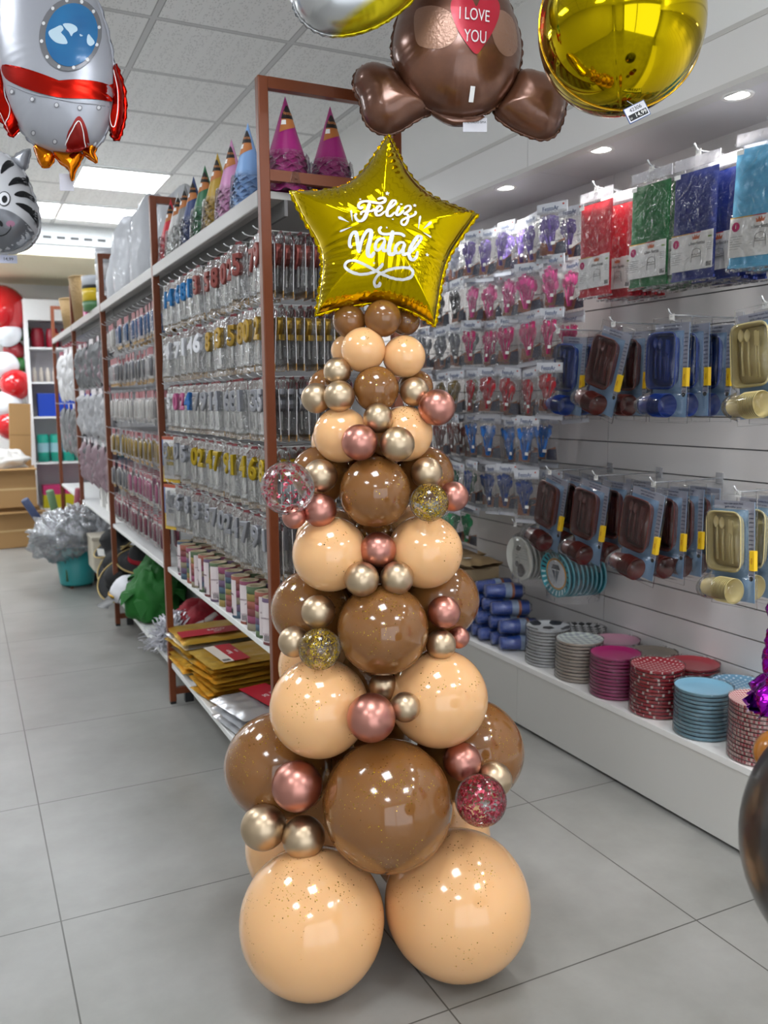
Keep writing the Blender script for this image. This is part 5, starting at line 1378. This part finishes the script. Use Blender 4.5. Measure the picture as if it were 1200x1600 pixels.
# crumpled cloth things
def blob(m, a, b, c, seed, amp=.25, fr_=2.2, n=44, flat=True, sharp=1):
    mb = MB()
    def g(u, v):
        t = u * 2 * PI; p_ = (v - .5) * PI; d = Vector((math.cos(p_) * math.cos(t), math.cos(p_) * math.sin(t), math.sin(p_)))
        k = 1 + amp * noise.noise(d * fr_ + Vector((seed, 0, 0))) + amp * .5 * (1 - 2 * abs(noise.noise(d * fr_ * 2.4 + Vector((0, seed, 0))))) * sharp
        z = d.z * c * k
        if flat: z = max(z, -c * .5)
        return (d.x * a * k, d.y * b * k, z + (c * .5 if flat else 0))
    mb.grid(g, n, n // 2, m, wu=True)
    return mb
ZL = .2
o = blob(mat('8c0e22', .75, bump=.3), .13, .16, .13, 3).build('red_cloth_hat', None, (1.02, 4.25, ZL + .005)); tag(o, 'dark red folded cloth hat on the low shelf behind the tinsel', 'hat')
MB().tube([(-.1, -.08, .06), (-.06, -.13, .1), (0, -.14, .13), (.05, -.12, .15)], .018, mat('d8d2d0', .9), 8).build('white_trim', o)
def tinsel(m, R_, n, seed, h=.1):
    rnd = random.Random(seed); mb = MB()
    for i in range(n):
        a, el = rnd.random() * 2 * PI, rnd.random() ** .7 * PI / 2
        d = Vector((math.cos(a) * math.cos(el), math.sin(a) * math.cos(el), math.sin(el))); L_ = R_ * rnd.uniform(.6, 1.1); s_ = d.orthogonal().normalized(); w_ = .0045; vs = []
        for j in range(7):
            t = j / 6; p_ = d * L_ * t + s_ * .02 * math.sin(t * 7 + i) - Vector((0, 0, .05 * t * t)); p_.z = max(p_.z, .002)
            q_ = (s_ * math.cos(t * 5) + d.cross(s_) * math.sin(t * 5)) * w_; vs += [p_ - q_, p_ + q_]
        mb.add(vs, [(2 * j, 2 * j + 1, 2 * j + 3, 2 * j + 2) for j in range(6)], m)
    return mb
o = tinsel(mat('dcdce2', .3, .5), .2, 900, 5).build('silver_tinsel_pompom', None, (.9, 4.22, ZL + .01)); tag(o, 'silver tinsel pompom spilling over the low shelf edge beside the post', 'pompom')
MB().tube([(0, 0, .01), (.02, -.14, .03)], .011, mat('b8248a', .4), 8).build('pink_handle', o)
o = tinsel(mat('d0a01c', .3, .5), .14, 500, 8).build('gold_tinsel_pompom', None, (1.08, 4.05, ZL + .01)); tag(o, 'gold tinsel pompom on the low shelf beside the dark red hat', 'pompom')
# green leaf-collared hats
gm = mat('0d6117', .7, bump=.3, bscale=25)
for i, (x, y, s_) in enumerate(((.9, 4.85, 1.0), (1.0, 5.15, 1.1))):
    mb = blob(gm, .13 * s_, .17 * s_, .17 * s_, 11 + i, amp=.3)
    for k in range(9):
        a = k / 9 * 2 * PI + i; c_, s2 = math.cos(a), math.sin(a); R0, R1 = .1 * s_, .2 * s_
        P0 = Vector((c_ * R0, s2 * R0, .16 * s_)); P1 = Vector((c_ * R1, s2 * R1, .03 + .03 * (k % 3))); t_ = Vector((-s2, c_, 0)) * .05 * s_
        mid = (P0 + P1) / 2 + Vector((c_, s2, 1)) * .02
        mb.add([P0 - t_ * .5, P0 + t_ * .5, mid + t_, P1, mid - t_, mid + Vector((0, 0, .012))], [(0, 1, 5), (1, 2, 5), (2, 3, 5), (3, 4, 5), (4, 0, 5)], gm)
    o = mb.build('green_felt_hat', None, (x, y, ZL + .01)); tag(o, ['green felt elf hat with leaf points on the low shelf, nearer one', 'green felt elf hat with leaf points on the low shelf, farther one'][i], 'hat')
# caps and black hats
def brim_hat(R_, h, m, trim, band=None):
    mb = MB(); mb.lathe([(.0005, h), (R_ * .3, h * .98), (R_ * .48, h * .8), (R_ * .55, .02), (R_ * .8, .006), (R_, .014), (R_ * 1.0, .02), (R_ * .8, .012), (R_ * .58, .028)], m, 40, wob=lambda a, j: .05 * math.sin(2 * a + j) if j > 4 else .02 * math.sin(3 * a))
    r = mb.build('black_hat')
    MB().tube([(R_ * 1.01 * (1 + .05 * math.sin(2 * a + 5)) * math.cos(a), R_ * 1.01 * (1 + .05 * math.sin(2 * a + 5)) * math.sin(a), .017) for a in [i / 40 * 2 * PI for i in range(40)]], .006, trim, 6, closed=True).build('gold_brim_trim', r)
    if band: MB().lathe([(R_ * .565, .03), (R_ * .555, .06)], band, 40).build('red_band', r)
    return r
hz_ = [(.86, 5.62, .02, (.5, -.6, 0)), (.9, 5.95, .05, (.2, -.75, .3)), (.92, 6.2, .16, (-.2, -.5, .6)), (.98, 5.55, .14, (.3, -.1, .2))]
for i, (x, y, dz, rt) in enumerate(hz_):
    o = brim_hat(.17, .12, mat('121214', .8, bump=.3, bscale=90), mat('a8925c', .5, .4), mat('a01828', .5) if i in (1, 3) else None); o.location = (x, y, ZL + dz + .05); o.rotation_euler = rt
    tag(o, ['black felt hat with gold trim nearest the third brown post, tipped forward', 'black felt hat with gold trim and a red band, leaning on its side', 'black felt hat with gold trim, farthest and highest', 'black felt hat with gold trim lying at the back of the low shelf'][i], 'hat', 'black hats on the low shelf')
o = MB().box(-.03, .03, -.001, .001, -.025, .025, WHITE).build('price_tag', None, (.77, 5.9, .42), (.2, 0, -.9)); tag(o, 'white paper tag on the black hats', 'tag')
cm = mat('dcdce2', .6)
mb = blob(cm, .12, .13, .1, 30, amp=.08)
o = mb.build('sailor_hat', None, (.86, 5.35, ZL + .005)); tag(o, 'white sailor cap with a black and gold peak between green and black hats', 'hat')
MB().grid(lambda u, v: (-.11 - .09 * v * math.sin(PI * (.15 + .7 * u)), -.1 + .2 * u, .03 - .05 * v), 14, 4, mat('2a2b2e', .4)).build('black_peak', o)
MB().tube([(-.115, -.08, .04), (-.128, 0, .042), (-.115, .08, .04)], .007, mat('b8902c', .4, .6), 6).build('gold_cord', o)
o = blob(mat('a01626', .7), .05, .07, .07, 50, amp=.15).build('red_cloth_bag', None, (.80, 5.75, .202)); tag(o, 'small red cloth corner poking out under the black hats', 'cloth')
# teal bin with wrapped flowers
o = MB().lathe([(.0005, 0), (.12, 0), (.15, .3), (.155, .3), (.125, .01)], mat('2c8f90', .4), 32).build('teal_bin', None, (.72, 6.95, .02)); tag(o, 'teal plastic bin filled with wrapped items beside the far rack', 'bin')
MB().lathe([(.15, .3), (.163, .305), (.163, .29)], mat('2c8f90', .4), 32).build('rim', o)
for i in range(3): MB().tube([(.1 * math.cos(i * 2.1), .1 * math.sin(i * 2.1), -.02), (.1 * math.cos(i * 2.1), .1 * math.sin(i * 2.1), .005)], .012, mat('6a3a24', .5), 8).build('foot', o)
HZ_ = film(1.0, 22, 'f4f6fa', .2, 'cloudy_wrap', haze=.1)
for i, (dx, dy, dz) in enumerate(((-.06, -.05, .42), (.07, .02, .45), (-.1, .1, .38))):
    o = blob(HZ_, .17, .17, .15, 70 + i, amp=.4, fr_=3.2, flat=False, sharp=1.5).build('wrapped_bouquet', None, (.7 + dx, 6.9 + dy, dz)); tag(o, f'clear plastic wrapped bouquet bulging out of the teal bin, {["nearest", "rightmost", "leftmost"][i]}', 'bouquet', 'wrapped bouquets in the teal bin')
    MB().tube([(0, 0, -.36 + .04 * i), (0, 0, -.05)], .01, mat('4a6a4a', .6), 6).build('stems', o)
for i, (x, y, cc, cn) in enumerate(((.62, 7.3, '3a4666', 'navy'), (.68, 7.42, '5b7a54', 'green'), (.75, 7.36, '8a3a4a', 'wine red'))):
    o = MB().lathe([(.0005, 0), (.03, 0), (.03, .5), (.0005, .5)], mat(cc, .6), 14).build('paper_roll', None, (x, y, .25), (.3, -.5 + .3 * i, 0)); tag(o, f'{cn} paper roll leaning among the bouquets of the teal bin', 'paper roll')
    MB().lathe([(.031, .2), (.031, .23)], WHITE, 14).build('band', o)
o = MB().box(-.1, .1, -.14, .14, 0, .24, mat('c9c0ae', .5), ch=.01).build('white_tub', None, (.88, 6.55, .2005)); tag(o, 'off white tub on the low shelf between teal bin and black hats', 'tub')
MB().box(-.105, .105, -.145, .145, .22, .245, mat('b8b0a0', .5), ch=.004).build('rim', o)

# --- white bags on top of the second bay, goods above the third
wb = film(.4, 10, 'f2f2f6', .03, 'milky_plastic', haze=.65)
for i, (y, a, b_, c_, x) in enumerate(((4.22, .13, .17, .25, .99), (4.62, .14, .19, .27, .96), (5.02, .15, .2, .28, .95), (5.36, .13, .16, .2, .94))):
    o = blob(mat('f0f0f4', .7, bump=.3, bscale=8), a * .86, b_ * .86, c_ * .9, 90 + i, amp=.2, fr_=1.6).build('white_fabric_bundle', None, (x, y, 1.998)); tag(o, f'white bundle in a plastic bag, {ORD[i]} from the near post, second bay top', 'bag', 'white bundles on top of the second bay')
    blob(wb, a, b_, c_ * 1.05, 95 + i, amp=.2, fr_=1.5, sharp=.8).build('plastic_bag', o)
tins = [(.9, 5.72, .1, [('d8d8da', .09), ('b8bcc4', .07), ('d8d8da', .1), ('c9ccd2', .09)], 'white and grey tin pile'), (.86, 6.0, .11, [('4a7a4c', .06), ('d8b81c', .08), ('2a2a2c', .02), ('c8ccd4', .06)], 'yellow and green box pile')]
for x, y, R_, L_, nm in tins:
    z = 1.998
    for i, (cc, h) in enumerate(L_):
        o = MB().lathe([(.0005, 0), (R_, 0), (R_, h - .004), (R_ * .97, h - .001), (.0005, h - .001)], mat(cc, .4), 30).build('round_tin', None, (x, y, z)); tag(o, f'round tin, {ORD[i]} from the bottom of the {nm}', 'tin', nm)
        MB().lathe([(R_ * 1.02, h * .6), (R_ * 1.02, h - .002), (R_ * .9, h - .0005)], mat(cc, .3), 30).build('lid', o); z += h
for i, (cc, cn, z) in enumerate((('c8208a', 'magenta', 0), ('e2c020', 'yellow', .07), ('3f9a4a', 'green', .14))):
    o = MB().box(-.05, .05, -.07, .07, 0, .066, mat(cc, .4), ch=.004).build('small_gift_box', None, (.85, 6.35, 1.998 + z)); tag(o, f'small {cn} box piled behind the brown post of the third bay top', 'box')
    MB().box(-.051, .051, -.01, .01, .0, .067, WHITE).build('ribbon_band', o)
for i, (y, h) in enumerate(((7.0, .34), (7.75, .26))):
    o = empty('wicker_basket', (.9, y, 1.998)); tag(o, ['tall wicker basket beside the fourth brown post on the top shelf', 'smaller wicker basket on the top shelf near the white shelving'][i], 'basket')
    wm = mat('8a7048', .8, bump=.8, bscale=60)
    MB().lathe([(.0005, 0), (.09, 0), (.12, h), (.108, h), (.08, .01)], wm, 28, wob=lambda a, j: .012 * math.sin(14 * a)).build('woven_body', o)
    MB().tube([(.114 * math.cos(a), .114 * math.sin(a), h) for a in [k / 24 * 2 * PI for k in range(24)]], .009, wm, 6, closed=True).build('rim', o)

# ------------------------------------------------------------------ far end of the shop
u = empty('white_shelf_unit', (1.1, 9.9, 0)); tag(u, 'tall white shelf unit with coloured goods at the far end', 'shelf')
wm = mat('e9e9ea', .4)
b1 = MB().box(.63, .665, 9.72, 10.1, 0, 2.47, wm); sub(b1, 'side_panel', u)
sub(MB().box(1.66, 1.69, 9.72, 10.1, 0, 2.47, wm), 'side_panel', u)
sub(MB().box(.665, 1.66, 10.07, 10.1, .0, 2.47, mat('c3bfc4', .5)), 'back_panel', u)
sub(MB().box(.665, 1.66, 9.72, 9.745, 2.26, 2.47, wm).box(.665, 1.66, 9.745, 10.07, 2.26, 2.28, wm), 'top_fascia', u)
sub(MB().box(.665, 1.66, 9.72, 9.745, .0, .3, wm), 'base_panel', u)
for z in (.3, .79, 1.27, 1.63, 1.985): sub(MB().box(.665, 1.66, 9.73, 10.07, z - .02, z, wm), 'shelf_board', u)
def far(name, n, x0, dx, z, build, lab, cat, grp):
    me = build()
    for i in range(n):
        o = bpy.data.objects.new(name, me); COL.objects.link(o); o.location = (x0 + dx * i, 9.85, z); tag(o, f'{lab}, {ORD[i]} from the left', cat, grp)
far('red_jar', 4, .76, .145, 1.986, lambda: MB().lathe([(.0005, 0), (.062, 0), (.065, .02), (.065, .16), (.055, .18), (.055, .2), (.0005, .2)], mat('8e1028', .35), 20).mesh('red_jar'), 'dark red jar on the top shelf of the far white unit', 'jar', 'red jars on the far shelf unit')
far('spray_bottle', 7, .71, .066, 1.631, lambda: MB().lathe([(.0005, 0), (.022, 0), (.022, .11), (.012, .125), (.012, .15), (.0005, .15)], mat('d9cfc4', .4), 14).mesh('spray_bottle'), 'pale small bottle on the second shelf of the far white unit', 'bottle', 'pale bottles on the far shelf unit')
far('blue_box', 3, .81, .2, 1.271, lambda: MB().box(-.09, .09, -.08, .08, 0, .24, mat('1240b0', .4), ch=.006).mesh('blue_box'), 'blue box on the third shelf of the far white unit', 'box', 'blue boxes on the far shelf unit')
far('teal_tube', 4, .755, .125, .791, lambda: MB().lathe([(.0005, 0), (.058, 0), (.06, .1)], mat('1ea08c', .35), 18).lathe([(.06, .1), (.06, .2)], mat('9cc8d4', .35), 18).lathe([(.06, .2), (.06, .27), (.05, .29), (.0005, .29)], mat('28b09c', .35), 18).mesh('teal_tube'), 'teal and white cylinder pack, fourth shelf of far white unit', 'cylinder', 'teal packs on the far shelf unit')
far('bright_pack', 3, .82, .22, .301, lambda: MB().box(-.1, .1, -.08, .08, 0, .14, mat('d4c81c', .4)).box(-.1, .1, -.08, .08, .14, .24, mat('d83a7c', .4)).mesh('bright_pack'), 'pink and yellow pack, lowest shelf of far white unit', 'pack', 'pink and yellow packs on the far shelf unit')
# balloon column by the far left
LM['red'] = mat('c20f1a', .15, coat=.6); LM['white'] = mat('e3e8ec', .2, coat=.5); LM['green'] = mat('1a6a24', .2, coat=.5); LM['dark red'] = mat('961420', .2, coat=.4)
far_b = [('red', 2, 486, 40, 'large bright red balloon topping the far balloon column'), ('white', 10, 519, 23, 'white balloon directly under the large red one in the far column'), ('green', 35, 519, 14, 'green balloon peeking out right of the upper white one in the far column'), ('dark red', 22, 548, 17, 'dark red balloon between the upper two white ones in the far column'), ('white', 8, 571, 21, 'second white balloon from the top of the far column'), ('green', 30, 572, 14, 'green balloon right of the second white one in the far column'), ('red', 25, 601, 24, 'red balloon above the third white one in the far column'), ('white', 12, 633, 23, 'third white balloon from the top of the far column'), ('red', 18, 665, 23, 'red balloon at the bottom of the far column above the cloth'), ('green', -8, 600, 16, 'green balloon at the left edge between two white ones in the far column')]
for kd, px, py, rp, lb in far_b:
    p_, _ = facing(px, py, 9.0 if kd in ('white', 'red') else 9.15)
    balloon(kd, p_.x, p_.y, p_.z, rp * 9.0 / 1347, lb, axis=(p_.x, p_.y + 1), group='balloons of the far column', seg=28)
kb = mat('a98354', .75)
for i, (x, y, z, w_, d_, h_, rz, lb) in enumerate(((.42, 9.3, 0, .44, .4, .36, .1, 'open cardboard box on the floor at the far left'), (.32, 9.3, .4, .6, .45, .38, -.05, 'larger cardboard box stacked on the open one at the far left'))):
    o = MB().box(-w_ / 2, w_ / 2, -d_ / 2, d_ / 2, 0, h_, kb, ch=.006).build('cardboard_box', None, (x, y, z + .001), (0, 0, rz)); tag(o, lb, 'box', 'cardboard boxes at the far end')
    MB().box(-w_ / 2 - .01, w_ / 2 + .01, -d_ / 2 - .09, -d_ / 2, h_ - .012, h_ + .0, mat('b8925f', .75)).box(-w_ / 2, w_ / 2, -d_ / 2 - .002, -d_ / 2, h_ * .45, h_ * .5, mat('c9aa78', .5)).build('flap', o)
    if i == 0: MB().box(-.2, .2, -.15, .15, h_, h_ + .038, kb).build('inner_flap', o)
o = MB().box(-.04, .16, -.02, .02, 0, .62, kb).build('cardboard_sheet', None, (.44, 9.45, .79), (0, .04, .1)); tag(o, 'upright cardboard sheet beside the far balloon column', 'cardboard')
MB().box(-.04, .16, -.022, -.02, .3, .31, mat('8d6c42', .8)).build('fold_line', o)
o = blob(mat('dedbd6', .8, bump=.3), .26, .16, .12, 200, amp=.3).build('white_cloth', None, (.28, 9.25, .78)); tag(o, 'crumpled white cloth on top of the cardboard boxes at the far left', 'cloth')
